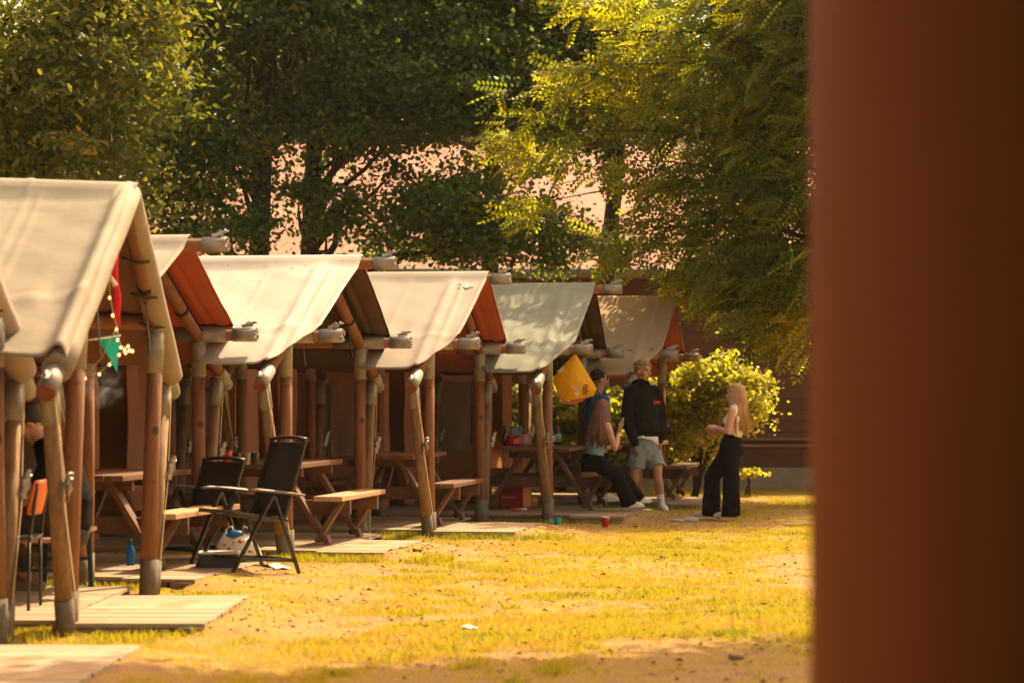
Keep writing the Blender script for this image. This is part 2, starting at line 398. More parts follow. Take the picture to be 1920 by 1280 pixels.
# ------------------------------------------------------------------ ground
def ground_mat():
    m, nt, out = new_mat('dry_lawn_soil')
    tc = node(nt, 'ShaderNodeTexCoord')
    big = node(nt, 'ShaderNodeTexNoise', {'Vector': tc.outputs['Object'], 'Scale': .75, 'Detail': 5.0, 'Roughness': .6})
    mid = node(nt, 'ShaderNodeTexNoise', {'Vector': tc.outputs['Object'], 'Scale': 7.0, 'Detail': 6.0, 'Roughness': .7})
    fine = node(nt, 'ShaderNodeTexNoise', {'Vector': tc.outputs['Object'], 'Scale': 70.0, 'Detail': 3.0, 'Roughness': .7})
    soil = ramp(nt, mid.outputs['Fac'], [(.3, (.34, .19, .095)), (.5, (.50, .30, .16)), (.72, (.62, .41, .235))])
    dry = ramp(nt, fine.outputs['Fac'], [(.32, (.28, .18, .04)), (.5, (.48, .31, .06)), (.7, (.58, .39, .12))])
    f = node(nt, 'ShaderNodeMath', {0: big.outputs['Fac'], 1: mid.outputs['Fac']}, operation='ADD')
    msk = ramp(nt, node(nt, 'ShaderNodeMath', {0: f.outputs[0], 1: .5}, operation='MULTIPLY').outputs[0], [(.43, (0, 0, 0)), (.54, (1, 1, 1))])
    c = node(nt, 'ShaderNodeMixRGB', {'Fac': msk, 'Color1': soil, 'Color2': dry}).outputs[0]
    spk = ramp(nt, fine.outputs['Fac'], [(.28, (.42, .36, .32)), (.42, (1, 1, 1))])
    c = node(nt, 'ShaderNodeMixRGB', {'Fac': .8, 'Color1': c, 'Color2': spk}, blend_type='MULTIPLY').outputs[0]
    b = node(nt, 'ShaderNodeBsdfPrincipled', {'Base Color': c, 'Roughness': .95, 'Specular IOR Level': .1})
    bp = node(nt, 'ShaderNodeBump', {'Strength': 1.0, 'Distance': .03, 'Height': fine.outputs['Fac']})
    nt.links.new(bp.outputs[0], b.inputs['Normal'])
    nt.links.new(b.outputs[0], out.inputs[0])
    return m

def make_ground():
    xs = np.concatenate([[-400, -200, -100, -50, -25, -14, -10], np.arange(-7, 5.6, .055), [7, 10, 15, 25, 50, 100, 200, 400]])
    ys = np.concatenate([[-60, -20, 0, 5, 8], np.arange(10, 40, .075), [42, 46, 52, 60, 80, 120, 250, 500, 900]])
    X, Y = np.meshgrid(xs, ys)
    Z = ground_h(X.ravel(), Y.ravel())
    V = np.stack([X.ravel(), Y.ravel(), Z], 1)
    nx, ny = len(xs), len(ys)
    i = np.arange(nx - 1); j = np.arange(ny - 1)
    I, J = np.meshgrid(i, j); a = (J * nx + I).ravel()
    q = np.stack([a, a + 1, a + 1 + nx, a + nx], 1).ravel()
    o = np_mesh('ground', V, q, np.full((nx - 1) * (ny - 1), 4), ground_mat())
    o.data.polygons.foreach_set('use_smooth', [True] * len(o.data.polygons))
    tag(o, kind='structure')
make_ground()

# ------------------------------------------------------------------ grass
rng = np.random.default_rng(11)
def blades(name, x, y, hgt, wid, tone, lean=.5):
    n = len(x)
    z = ground_h(x, y)
    az = rng.uniform(0, 2 * np.pi, n)
    lx = np.cos(az) * hgt * rng.uniform(.1, 1, n) * lean; ly = np.sin(az) * hgt * rng.uniform(.1, 1, n) * lean
    fa = rng.uniform(0, np.pi, n)
    wx = np.cos(fa) * wid / 2; wy = np.sin(fa) * wid / 2
    V = np.empty((n, 5, 3))
    V[:, 0] = np.stack([x - wx, y - wy, z - .004], 1); V[:, 1] = np.stack([x + wx, y + wy, z - .004], 1)
    V[:, 2] = np.stack([x + wx * .8 + lx * .35, y + wy * .8 + ly * .35, z + hgt * .6], 1)
    V[:, 3] = np.stack([x - wx * .8 + lx * .35, y - wy * .8 + ly * .35, z + hgt * .6], 1)
    V[:, 4] = np.stack([x + lx, y + ly, z + hgt * .95], 1)
    b = (np.arange(n) * 5)[:, None]
    f = np.concatenate([b + np.array([[0, 1, 2, 3]]), b + np.array([[3, 2, 4]])], 1).ravel()
    sizes = np.tile([4, 3], n)
    o = np_mesh(name, V.reshape(-1, 3), f, sizes, M['grass_blade'], np.repeat(tone, 5))
    return o

def in_decks(x, y):
    bad = np.zeros(len(x), bool)
    for t, df, ap in zip(TENTS, DECK_FRONT, APRON):
        u, v = tent_local(x, y, t)
        bad |= deck_at(u, v, df, ap, .01)
        bad |= (u >= df) & (u < df + .12 + .3 * vnoise(x * 3, y * 3, 71)) & (v > ap[0] - .1) & (v < ap[1] + .1)
    return bad

def lawn():
    n = 760000
    y = 11.5 + 25.0 * rng.random(n) ** 1.25
    x = -4.4 + rng.random(n) * (y * .135 + 4.4)
    big = fbm(x * .75, y * .75, 31); mid = fbm(x * 4.5, y * 4.5, 47)
    d = np.clip((big * .58 + mid * .42 - .445) / .10, 0, 1)
    # worn earth along the front of the row
    for t, df in zip(TENTS, DECK_FRONT):
        u, v = tent_local(x, y, t)
        worn = np.clip(1 - np.abs(u - df - .45) / .75, 0, 1) * np.clip((1.7 - np.abs(v)) / .4, 0, 1)
        d = d * (1 - .72 * worn)
    keep = (rng.random(n) < .07 + .93 * d) & ~in_decks(x, y)
    # only where the tents leave it open
    for t in TENTS:
        u, v = tent_local(x, y, t)
        keep &= ~((u < -1.2) & (np.abs(v) < 1.7))
    x, y, d, mid = x[keep], y[keep], d[keep], mid[keep]
    h = rng.uniform(.006, .021, len(x)) * (.6 + .8 * d) * (1 + .8 * (fbm(x * 1.7, y * 1.7, 91) > .56))
    tone = np.clip(.80 - .36 * d + rng.normal(0, .15, len(x)) - .5 * (mid - .5) + .9 * (fbm(x * 1.4, y * 1.4, 63) - .5), 0, 1)
    o = blades('lawn_grass', x, y, h, .0055, tone, 1.3)
    tag(o, 'short dry yellow green grass over the open lawn', 'grass', kind='stuff')
lawn()

def tall_grass():
    X = []; Y = []; H = []; T = []
    def strip(t, v0, v1, u0, u1, n, h, tone):
        tx, ty, r = t[0], t[1], t[2]
        u = rng.uniform(u0, u1, n); v = rng.uniform(v0, v1, n)
        x = tx + u * math.cos(r) - v * math.sin(r); y = ty + u * math.sin(r) + v * math.cos(r)
        k = rng.random(n) < np.clip((fbm(x * 3, y * 3, 88) - .30) / .25, .05, 1)
        X.append(x[k]); Y.append(y[k]); H.append(rng.uniform(.4, 1, k.sum()) * h); T.append(np.clip(rng.normal(tone, .12, k.sum()), 0, 1))
    specs = [(1, -1.75, -1.34, -3, .75, 3600, .06, .36), (2, -1.75, -1.34, -2.6, .5, 3000, .08, .3), (2, 1.4, 1.75, -2.5, .3, 1500, .07, .2),
             (3, -1.85, -1.33, -2.6, 1.5, 9000, .085, .33), (4, -1.85, -1.33, -3.2, 1.15, 8500, .08, .12), (4, -1.8, -1.4, 1.0, 1.5, 1200, .06, .25),
             (5, -1.8, -1.33, -2.8, .9, 3500, .06, .16), (6, -1.8, -1.33, -2.8, .9, 2600, .06, .2), (0, 1.4, 1.8, -2, .9, 2500, .08, .34)]
    for s in specs: strip(TENTS[s[0]], *s[1:])
    # loose tufts in the lawn
    for k in range(70):
        cy = rng.uniform(12.2, 30); cx = rng.uniform(-1.5 if cy < 20 else -.2, cy * .12)
        n = int(rng.integers(12, 40)); X.append(rng.normal(cx, .07, n)); Y.append(rng.normal(cy, .09, n)); H.append(rng.uniform(.02, .05, n)); T.append(np.clip(rng.normal(.35, .15, n), 0, 1))
    x = np.concatenate(X); y = np.concatenate(Y); h = np.concatenate(H); t = np.concatenate(T)
    k = ~in_decks(x, y)
    o = blades('tall_grass', x[k], y[k], h[k], .007, t[k], .8)
    tag(o, 'longer green yellow grass growing along the deck edges', 'grass', kind='stuff')
tall_grass()

def litter():
    n = 900
    y = rng.uniform(12, 33, n); x = rng.uniform(-1.6, 1, n) * 0 + rng.random(n) * (y * .13 + 1.2) - 1.2
    k = ~in_decks(x, y); x, y = x[k], y[k]; n = len(x)
    z = ground_h(x, y) + .008
    L = rng.uniform(.015, .04, n); a = rng.uniform(0, 6.28, n)
    V = np.empty((n, 4, 3))
    for i, (p, q, hh) in enumerate([(-1, 0, 0), (0, -.45, .006), (1, 0, .008), (0, .45, .012)]):
        V[:, i, 0] = x + L * (p * np.cos(a) - q * np.sin(a)); V[:, i, 1] = y + L * (p * np.sin(a) + q * np.cos(a)); V[:, i, 2] = z + hh * rng.uniform(.5, 2, n)
    f = np.arange(n * 4)
    o = np_mesh('fallen_leaves', V.reshape(-1, 3), f, np.full(n, 4), M['dead_leaf'])
    tag(o, 'small brown dead leaves scattered on the lawn', 'leaves', kind='stuff')
litter()

def clods():
    X = []; Y = []
    for t, df in zip(TENTS[1:6], DECK_FRONT[1:6]):
        n = 170; u = df + np.abs(rng.normal(0, .45, n)); v = rng.uniform(-1.5, 1.5, n); c, s = math.cos(t[2]), math.sin(t[2])
        X.append(t[0] + u * c - v * s); Y.append(t[1] + u * s + v * c)
    n = 700; y = rng.uniform(12, 30, n); X.append(-1.2 + rng.random(n) * (y * .13 + 1.2)); Y.append(y)
    x = np.concatenate(X); y = np.concatenate(Y); n = len(x); z = ground_h(x, y)
    s = rng.uniform(.004, .011, n) * rng.choice([1, 1, 1, 1.6], n)
    T = np.array([(1, 0, 0), (0, 1, 0), (-1, 0, 0), (0, -1, 0), (0, 0, .8), (0, 0, -.8)])
    V = (T[None] * rng.uniform(.6, 1.3, (n, 6, 1))) * s[:, None, None] + np.stack([x, y, z + s * .3], 1)[:, None, :]
    f = np.array([(0, 1, 4), (1, 2, 4), (2, 3, 4), (3, 0, 4), (1, 0, 5), (2, 1, 5), (3, 2, 5), (0, 3, 5)])
    F_ = (np.arange(n)[:, None, None] * 6 + f[None]).ravel()
    o = np_mesh('soil_crumbs', V.reshape(-1, 3), F_, np.full(n * 8, 3), mat('soil_crumb', (.36, .22, .12), (.24, .14, .07), 20, rough=.95))
    tag(o, 'crumbs of dry soil and grit strewn on the worn ground', 'soil', kind='stuff')
clods()

# ------------------------------------------------------------------ barn
def make_barn():
    root = thing('barn', 'long dark boarded barn with pink tiled hipped roof behind the trees', 'barn', (0, 37.2, 0))
    x0, x1, dep = -9.2, 21.0, 10.0
    ez, rz = 3.45, 5.85
    def uvq(name, quad, m, uv, parent=root):
        mb = MB(); mb.add(quad, [tuple(range(len(quad)))]); o = mb.build(name, m, parent)
        l = o.data.uv_layers.new(name='UVMap')
        for i, c in enumerate(uv): l.data[i].uv = c
        return o
    # walls (one shell)
    mb = MB()
    pl = .30
    A = [(x0, 0, pl), (x1, 0, pl), (x1, 0, ez), (x0, 0, ez)]
    B = [(x0, dep, pl), (x1, dep, pl), (x1, dep, ez), (x0, dep, ez)]
    mb.add(A + B, [(0, 1, 2, 3), (5, 4, 7, 6), (4, 0, 3, 7), (1, 5, 6, 2)])
    w = mb.build('wall', M['boards'], root)
    l = w.data.uv_layers.new(name='UVMap')
    for p in w.data.polygons:
        for li in p.loop_indices:
            c = w.data.vertices[w.data.loops[li].vertex_index].co
            l.data[li].uv = ((c.x if abs(p.normal.y) > .5 else c.y), c.z)
    mb = MB(); mb.box(((x0 + x1) / 2, dep / 2, pl / 2 - .15), (x1 - x0 + .16, dep + .16, pl + .3)); mb.build('plinth', M['plinth'], root, bevel=.01)
    mb = MB(); mb.box(((x0 + x1) / 2, -.03, .70 - .06), (x1 - x0, .06, .05)); mb.box(((x0 + x1) / 2, -.04, .70 + .04), (x1 - x0, .08, .04)); mb.build('trim_rail', M['trim'], root, bevel=.006)
    # hipped roof with thickness
    ov = .45; e0, e1, f0, f1 = x0 - ov, x1 + ov, -ov, dep + ov
    ezo = ez - .12
    r0, r1, ry = x0 + 4.4, x1 - 4.4, dep / 2
    mb = MB()
    top = [(e0, f0, ezo), (e1, f0, ezo), (e1, f1, ezo), (e0, f1, ezo), (r0, ry, rz), (r1, ry, rz)]
    bot = [(a, b, c - .12) for a, b, c in top]
    mb.add(top + bot, [(0, 1, 5, 4), (1, 2, 5), (2, 3, 4, 5), (3, 0, 4), (6, 7, 1, 0), (7, 8, 2, 1), (8, 9, 3, 2), (9, 6, 0, 3), (9, 8, 7, 6)])
    r = mb.build('roof', M['brick_roof'], root)
    l = r.data.uv_layers.new(name='UVMap')
    for p in r.data.polygons:
        for li in p.loop_indices:
            c = r.data.vertices[r.data.loops[li].vertex_index].co
            l.data[li].uv = ((c.x if abs(p.normal.y) > .2 else c.y), c.z * 2.3)
    mb = MB()
    for a, b in ((top[0], top[4]), (top[1], top[5]), (top[4], top[5]), (top[3], top[4]), (top[2], top[5])):
        a, b = Vector(a), Vector(b); n = int((b - a).length / .36)
        for i in range(n):
            p = a.lerp(b, i / n); q = a.lerp(b, (i + .93) / n)
            mb.tube(p + Vector((0, 0, .03)), q + Vector((0, 0, .045)), .095, .08, 8)
    mb.build('hip_tiles', M['verge'], r)
    mb = MB(); mb.loft([(e0, f0 - .06, ezo - .06), (e1, f0 - .06, ezo - .06)], [.075, .075], 10); mb.build('gutter', M['gutter'], root)
make_barn()

# ------------------------------------------------------------------ foliage
def rand_rot(n, up=0.0, g=rng):
    """random orthonormal frames; leaf normal biased upward by 'up'"""
    nrm = g.normal(size=(n, 3)); nrm[:, 2] = np.abs(nrm[:, 2]) + up; nrm /= np.linalg.norm(nrm, axis=1)[:, None]
    t = g.normal(size=(n, 3)); t[:, 2] -= .35
    t -= nrm * (t * nrm).sum(1)[:, None]; t /= np.linalg.norm(t, axis=1)[:, None]
    return t, np.cross(nrm, t), nrm

LEAF_OVAL = np.array([(-.5, 0, 0), (-.22, -.26, .05), (.18, -.24, .05), (.5, 0, -.04), (.18, .24, .05), (-.22, .26, .05)])
LEAF_OAK = np.array([(-.5, 0, 0), (-.25, -.16, .03), (-.08, -.12, .02), (.08, -.27, .06), (.2, -.16, .03), (.36, -.2, .02), (.5, 0, -.05), (.36, .2, .02), (.2, .16, .03), (.08, .27, .06), (-.08, .12, .02), (-.25, .16, .03)])
LEAF_ROUND = np.array([(-.5, 0, 0), (-.3, -.34, .04), (.12, -.42, .07), (.5, 0, -.05), (.12, .42, .07), (-.3, .34, .04)])
def pinnate():
    v = []
    nl = 7
    for k in range(nl):
        x = .12 + .8 * k / (nl - 1); dr = -.22 * x * x
        for sgn in (-1, 1):
            for (a, b) in ((.0, 0), (.06, -.046), (.13, -.045), (.175, 0), (.13, .045), (.06, .046)):
                v.append((x + a * .35 + b, sgn * (a * .95 + .008), dr - a * .25))
    for (a, b) in ((0, 0), (.06, -.046), (.13, -.045), (.17, 0), (.13, .045), (.06, .046)):
        v.append((.95 + a, b, -.24 - a * .3))
    return np.array(v)
PINN = pinnate()

def leaves(name, C, size, tone, tmpl, m, parent, up=.3, poly=None, frames=None):
    n = len(C); k = len(tmpl); poly = poly or k
    T, B, N = frames if frames is not None else rand_rot(n, up)
    s = size[:, None, None]
    V = C[:, None, :] + s * (tmpl[None, :, 0:1] * T[:, None, :] + tmpl[None, :, 1:2] * B[:, None, :] + tmpl[None, :, 2:3] * N[:, None, :])
    org = np.array(parent.location) if parent is not None else np.zeros(3)
    V = V.reshape(-1, 3) - org
    return np_mesh(name, V, np.arange(n * k), np.full(n * k // poly, poly), m, np.repeat(np.clip(tone, 0, 1), k), parent)

def clumps_in(ells, per, g=rng):
    """clump centres spread through a list of ellipsoids (cx,cy,cz,rx,ry,rz,count)"""
    out = []
    for (cx, cy, cz, rx, ry, rz, n) in ells:
        d = g.normal(size=(n, 3)); d /= np.linalg.norm(d, axis=1)[:, None]
        r = g.random(n) ** (1 / 2.2)
        out.append(np.array([cx, cy, cz]) + d * r[:, None] * np.array([rx, ry, rz]))
    return np.concatenate(out)

def fill_clumps(C, n, sig, g=rng):
    idx = g.integers(0, len(C), n)
    sg = sig * (.55 + .9 * g.random(len(C)))[idx]
    return C[idx] + g.normal(size=(n, 3)) * sg[:, None] * np.array([1.25, 1.25, .50]), idx

def limbs(mb, base, top, r, targets, seed):
    """tapered trunk and limbs reaching into the crown"""
    g = random.Random(seed)
    base = Vector(base); top = Vector(top)
    mid1 = base.lerp(top, .35) + Vector((g.uniform(-.12, .12), g.uniform(-.1, .1), 0)); mid2 = base.lerp(top, .7) + Vector((g.uniform(-.15, .15), g.uniform(-.1, .1), 0))
    pts = [base + Vector((0, 0, -.15)), base + Vector((0, 0, .25)), mid1, mid2, top]
    mb.loft(pts, [r * 1.5, r * 1.08, r * .92, r * .68, r * .3], 12)
    for q in targets:
        q = Vector(q); f = min(max((q.z - base.z) / (top.z - base.z) * .75, .3), .92)
        s = base.lerp(top, f); s = mid1.lerp(mid2, (f - .35) / .35) if .35 < f < .7 else s
        m1 = s.lerp(q, .35) + Vector((g.uniform(-.15, .15), g.uniform(-.15, .15), g.uniform(.0, .25))); m2 = s.lerp(q, .7) + Vector((g.uniform(-.15, .15), g.uniform(-.15, .15), g.uniform(-.05, .2)))
        rr = r * (.42 - .22 * f) * g.uniform(.7, 1.2)
        mb.loft([s, m1, m2, q], [rr, rr * .8, rr * .5, rr * .12], 7)

def tree(name, label, group, base, top, r, ells, nleaf, lsize, tmpl, m, sig, seed, tone_mu=.4, tone_sd=.2, ntarget=14, up=.3, cat='tree'):
    g = np.random.default_rng(seed)
    root = thing(name, label, cat, base, group=group)
    C = clumps_in(ells, 0, g)
    mb = MB()
    tg = C[g.choice(len(C), min(ntarget, len(C)), replace=False)]
    limbs(mb, base, top, r, tg, seed)
    mb.build('trunk', M['bark'], root, origin=base)
    L, idx = fill_clumps(C, nleaf, sig, g)
    ctone = g.normal(0, .12, len(C))
    tone = tone_mu + ctone[idx] + g.normal(0, tone_sd, nleaf)
    leaves('crown', L, lsize * g.uniform(.65, 1.25, nleaf), tone, tmpl, m, root, up)
    return root
# ------------------------------------------------------------------ tents
def ratchet(mb, c, ax, up, s=1.0, mi=0):
    """small buckle cluster: two cheeks, a spindle, a handle and a strap tail"""
    ax = Vector(ax).normalized(); up = Vector(up).normalized(); sd = ax.cross(up); c = Vector(c)
    def Q(a, b, d): return c + ax * (a * s) + up * (b * s) + sd * (d * s)
    for d in (-.024, .024):
        mb.beam(Q(-.075, 0, d), Q(.05, .012, d), .006 * s, .034 * s, up, mi)
        mb.beam(Q(.0, .02, d * .8), Q(.10, .045, d * .8), .005 * s, .024 * s, up, mi)
    mb.tube(Q(0, .012, -.036), Q(0, .012, .036), .018 * s, n=8, mi=mi)
    mb.tube(Q(-.065, 0, -.03), Q(-.065, 0, .03), .008 * s, n=6, mi=mi)
    mb.tube(Q(.10, .045, -.026), Q(.10, .045, .026), .009 * s, n=6, mi=mi)
    mb.loft([Q(-.03, .03, 0), Q(.01, .052, .004), Q(.05, .035, -.004), Q(.075, .06, .003)], [(.016 * s, .008 * s)] * 4, 8, mi=mi)

TENT_INFO = [
    'canvas tent at the left edge of the photo, only its front corner posts in view',
    'nearest full tent with canvas wrapped round its front rafters and fairy lights in the gable',
    'tent with cream roof glowing orange below, behind the two black folding chairs',
    'tent with dew specked pale roof and dark lining, right of the folding chairs',
    'tent with clean cream roof and a blue white smear near its front edge',
    'tent with grey green roof and dark lining, the yellow bag hanging from its eave pole',
    'farthest tent with tan roof, partly hidden by hanging leaves, behind the standing people',
]
FRAMES = [0.0, -1.95, -4.35]
LOW = 2.15      # half width out to the rafter ends
def make_tent(i):
    tx, ty, rot, kind, RZ = TENTS[i]
    wrapped = kind == 'wrapped'
    root = thing('canvas_tent', TENT_INFO[i], 'tent', (tx, ty, 0), rot, 'canvas tents in a row')
    if wrapped: root.rotation_euler = (0, math.radians(2.0 if i else -.4), rot)
    g = random.Random(100 + i)
    EZ = 1.935; slope = (RZ - .02 - EZ) / HALF
    def rz(d): return RZ - .055 - slope * d * 1.0
    lowz = rz(LOW)
    # frames
    for fi, x in enumerate(FRAMES):
        for s in (-1, 1):
            top = EZ - .06
            j = g.uniform(-.012, .012)
            mb = MB(); mb.loft([(x + j, s * HALF, -.05), (x, s * HALF, .9), (x + j * .5, s * (HALF - .005), top)], [.060, .057, .055], 14)
            p = mb.build('post', M['post_wood'], root)
            mb = MB(); mb.tube((x + j, s * HALF, -.06), (x + j, s * HALF, .245), .066, n=14); mb.build('foot_sleeve', M['concrete_foot'], p)
            mb = MB(); mb.tube((x, s * HALF, EZ - .36), (x, s * HALF, EZ + .02), .063, n=14)
            if not wrapped or fi: mb.tube((x - .26, s * HALF, EZ), (x + .25, s * HALF, EZ), .0645, n=14)
            mb.build('joint_sleeve', M['steel'], p)
            # leaning leg from the rafter end down to the post foot
            a = Vector((x - .03, s * (LOW - .13), lowz + .0)); b = Vector((x + .02, s * (HALF + .10), -.04))
            mb = MB(); mb.tube(a, b, .050, .053, 14); lg = mb.build('leaning_leg', M['leg_wood'], root)
            d = (b - a).normalized()
            mb = MB(); mb.tube(a - d * .02, a + d * .24, .058, n=14); mb.build('leg_sleeve', M['steel'], lg)
            mb = MB(); mb.tube(b - d * .27, b, .059, n=14); mb.build('foot_sleeve', M['concrete_foot'], lg)
            if fi < 2:
                c = a.lerp(b, .40) + Vector((.06, s * .05, 0))
                mb = MB(); ratchet(mb, c, (0, 0, 1), (.8, s * .6, 0), .95); mb.build('ratchet_buckle', M['zinc'], lg)
                mb = MB(); mb.beam(a + Vector((.04, s * .10, .05)), c + Vector((0, 0, .06)), .018, .004, (1, 0, 0)); mb.beam(c - Vector((0, 0, .06)), b + Vector((.05, s * .02, .25)), .018, .004, (1, 0, 0)); mb.build('lashing_strap', M['cord'], lg)
            # rafter
            mb = MB(); q0 = Vector((x, 0, RZ - .055)); q1 = Vector((x, s * LOW, lowz)); dd = (q1 - q0).normalized()
            mb.tube(q0, q1 + dd * .10, .057, .055, 14)
            r = mb.build('rafter', M['post_wood'], root)
            mb = MB(); mb.tube(q1 - dd * .22, q1 + dd * .085, .062, n=14); mb.build('rafter_sleeve', M['steel'], r)
            mb = MB(); mb.tube(q1 + dd * .102, q1 + dd * .106, .054, n=14); mb.build('end_grain', M['end_grain'], r)
            if fi < 2:
                up = Vector((0, s * slope, 1)).normalized()
                mb = MB(); ratchet(mb, q1 + dd * .03 + up * .068, dd, up, .75); mb.build('ratchet_buckle', M['zinc'], r)
            if fi == 0:
                mb = MB(); c = q0.lerp(q1, .42); mb.loft([c - dd * .022, c + dd * .022], [.063, .063], 14)
                if g.random() < .6: mb.beam(c + Vector((.0, 0, -.07)), c + Vector((.05, 0, -.36 - g.random() * .15)), .032, .005, (1, 0, 0))
                mb.build('tie_strap', M['strap'], r)
    # long poles
    pe = 0.04 if wrapped else .50
    rp = 0.06 if wrapped else (.58 if i == 4 else .66)
    for (y, z, x1, nm) in ((0, RZ, rp, 'ridge_pole'), (-HALF, EZ, pe, 'eave_pole'), (HALF, EZ, pe, 'eave_pole')):
        mb = MB(); mb.tube((FRAMES[-1] - .3, y, z), (x1, y, z), .058, .056, 14)
        p = mb.build(nm, M['pole_wood'], root)
        if not wrapped:
            mb = MB(); mb.tube((x1 - .19, y, z), (x1 + .008, y, z), .061, n=16)
            for k in range(9):
                w = k * .7 + g.random(); mb.box((x1 + .012, y + .046 * math.cos(w), z + .046 * math.sin(w)), (.018, .02, .014), (w, 0, 0))
            mb.build('pole_sleeve', M['steel'], p)
            mb = MB(); ratchet(mb, (x1 - .06, y, z + .074), (1, 0, 0), (0, 0, 1), .72)
            mb.build('ratchet_buckle', M['zinc'], p)
            mb = MB(); mb.beam((x1 - .36, y, z + .068), (x1 - .11, y, z + .078), .02, .004); mb.build('strap_end', M['strap'], p)
    # canvas
    nu, ns = 170, 84
    vs = []; prof = []
    for k in range(ns + 1):
        w = -1 + 2 * k / ns
        prof.append(w)
    BACK = -4.6
    bot = 2.04
    def fr(d):
        if wrapped: return .085
        if d <= HALF: return .36 - .05 * (d / HALF)
        return .31 + (.01 - .31) * (d - HALF) / (bot - HALF)
    SAG = (.035, .045, .035, .055, .03, .045, .035)[i]
    seedv = Vector((i * 7.3, 0, 0))
    for k in range(ns + 1):
        d = abs(prof[k]) * bot; s = 1 if prof[k] > 0 else -1
        for j in range(nu + 1):
            d = abs(prof[k]) * bot; t = j / nu; u = BACK + (fr(d) - BACK) * (1 - (1 - t) ** 1.5)
            if s < 0 and d > HALF:      # the near skirt is only a wing beside the porch front
                kk = min(max((u + .95) / .40, 0), 1); kk = kk * kk * (3 - 2 * kk); d = HALF + (d - HALF) * (.04 + .96 * kk)
            z = rz(d) + .098
            # sag between the frames, tension folds near the eaves, bulge where the rafter presses
            bay = 0
            for fx in FRAMES: bay = max(bay, math.exp(-((u - fx) / .35) ** 2) if u < 0 else 1)
            z -= (1 - bay) * SAG * math.sin(math.pi * min(d / HALF, 1)) * (1 if d < HALF else .3)
            for fx in FRAMES[:2]: z += .030 * math.exp(-((u - fx) / .055) ** 2) * min(1, d / .3)
            z += .016 * math.exp(-((u - .13) / .03) ** 2) * (not wrapped) * (d > .2)
            if d > HALF: z += .018 * math.exp(-((d - HALF) / .06) ** 2)
            z += .022 * mnoise.noise(Vector((u * 1.3 + i * 2.7, d * 1.1 * s, i * 3.1))) + .007 * mnoise.noise(Vector((u * 5, d * 2.2 * s, i * 5.7))) + .006 * mnoise.noise(Vector((u * 3 + d * 4 * s, u * 1.5 - d * 3, i * 9.1)))
            fold = math.exp(-((d - HALF) / .35) ** 2)
            z += .009 * fold * math.sin(u * (15 + 2 * i) + 5 * mnoise.noise(Vector((u * 2, d * 2, i))))
            if wrapped:
                z += .05 * math.exp(-((u - .02) / .055) ** 2) - .07 * max(0, (u - .05)) / .035
                z += .02 * math.exp(-((d) / .12) ** 2)
            for su in (-.55, -1.5, -3.0): z += .007 * math.exp(-((u - su - .02 * i) / .018) ** 2)
            z += .010 * math.exp(-((u - fr(d) + .03) / .02) ** 2)
            if d < .12: z = max(z - .02, RZ + math.sqrt(max(0, .068 ** 2 - d * d)) + .014)
            if wrapped:
                for su in (-.62, -2.4): z += .008 * math.exp(-((u - su) / .02) ** 2)
                z += .007 * math.exp(-((d - .24) / .012) ** 2)
            vs.append((u, s * d * (1 if d > 0 else 0), z))
    mb = MB()
    fs = []
    for k in range(ns):
        for j in range(nu):
            a = k * (nu + 1) + j
            fs.append((a, a + 1, a + nu + 2, a + nu + 1))
    mb.add(vs, fs, 0, True)
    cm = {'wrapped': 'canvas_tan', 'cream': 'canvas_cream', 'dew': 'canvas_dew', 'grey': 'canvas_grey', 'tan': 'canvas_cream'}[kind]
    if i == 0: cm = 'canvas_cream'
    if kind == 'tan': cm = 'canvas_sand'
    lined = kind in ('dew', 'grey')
    c = mb.build('canopy', [M[cm], M['lining' if lined else ('lining_brown' if i == 1 else 'lining_glow')]], root)
    if True:
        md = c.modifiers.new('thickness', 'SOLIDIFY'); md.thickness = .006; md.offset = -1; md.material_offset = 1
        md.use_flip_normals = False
    # seams of the canvas: a flat band across the slope and one along the eave
    def cz(u, d):
        bay = max(math.exp(-((u - fx) / .35) ** 2) for fx in FRAMES)
        return rz(d) + .105 - (1 - bay) * .055 * math.sin(math.pi * min(d / HALF, 1)) * (1 if d < HALF else .3)
    if wrapped:
        for s in (-1, 1):
            q0 = Vector((.015, 0, RZ + .0)); q1 = Vector((.015, s * (bot - .02), rz(bot) + .03))
            mb = MB(); mb.loft([q0.lerp(q1, t) + Vector((0, 0, .008 * math.sin(t * 17 + i))) for t in [k / 9 for k in range(10)]], [(.092, .082 + .006 * math.sin(k * 1.7)) for k in range(10)], 16, side=(1, 0, 0)); mb.build('rolled_edge', M[cm], c)
        for d in (.55, .95, 1.3):
            mb = MB(); q = Vector((.02, d, rz(d) + .0))
            mb.loft([q + Vector((-.1, -.14, -.03)), q + Vector((0, -.05, -.06)), q + Vector((.05, .02, -.05)), q + Vector((.06, .06, .0))], [.010] * 4, 6)
            mb.build('toggle_hook', M['strap'], c)
    if not wrapped:
        # webbing line down the inside of the far slope
        mb = MB()
        pts = [Vector((.06, d, rz(d) + .02)) for d in (.25, .6, .95, 1.3)]
        for a, b in zip(pts, pts[1:]): mb.beam(a, b, .014, .012)
        mb.build('lacing_cord', M['strap'], c)
        mb = MB(); mb.beam((FRAMES[0], HALF, EZ + .085), (.30, HALF, EZ + .085), .02, .02); mb.beam((FRAMES[-1], HALF, EZ + .085), (FRAMES[0], HALF, EZ + .085), .014, .014); mb.build('eave_band', M['strap'], c)
    # inner tent behind the porch
    W = 1.22; x0, x1 = FRAMES[1] - .12, FRAMES[2] - .2; zb, zt = .08, 1.70
    wm = M['wall_tan'] if i in (6, 0) else M['wall_brown']
    it = None
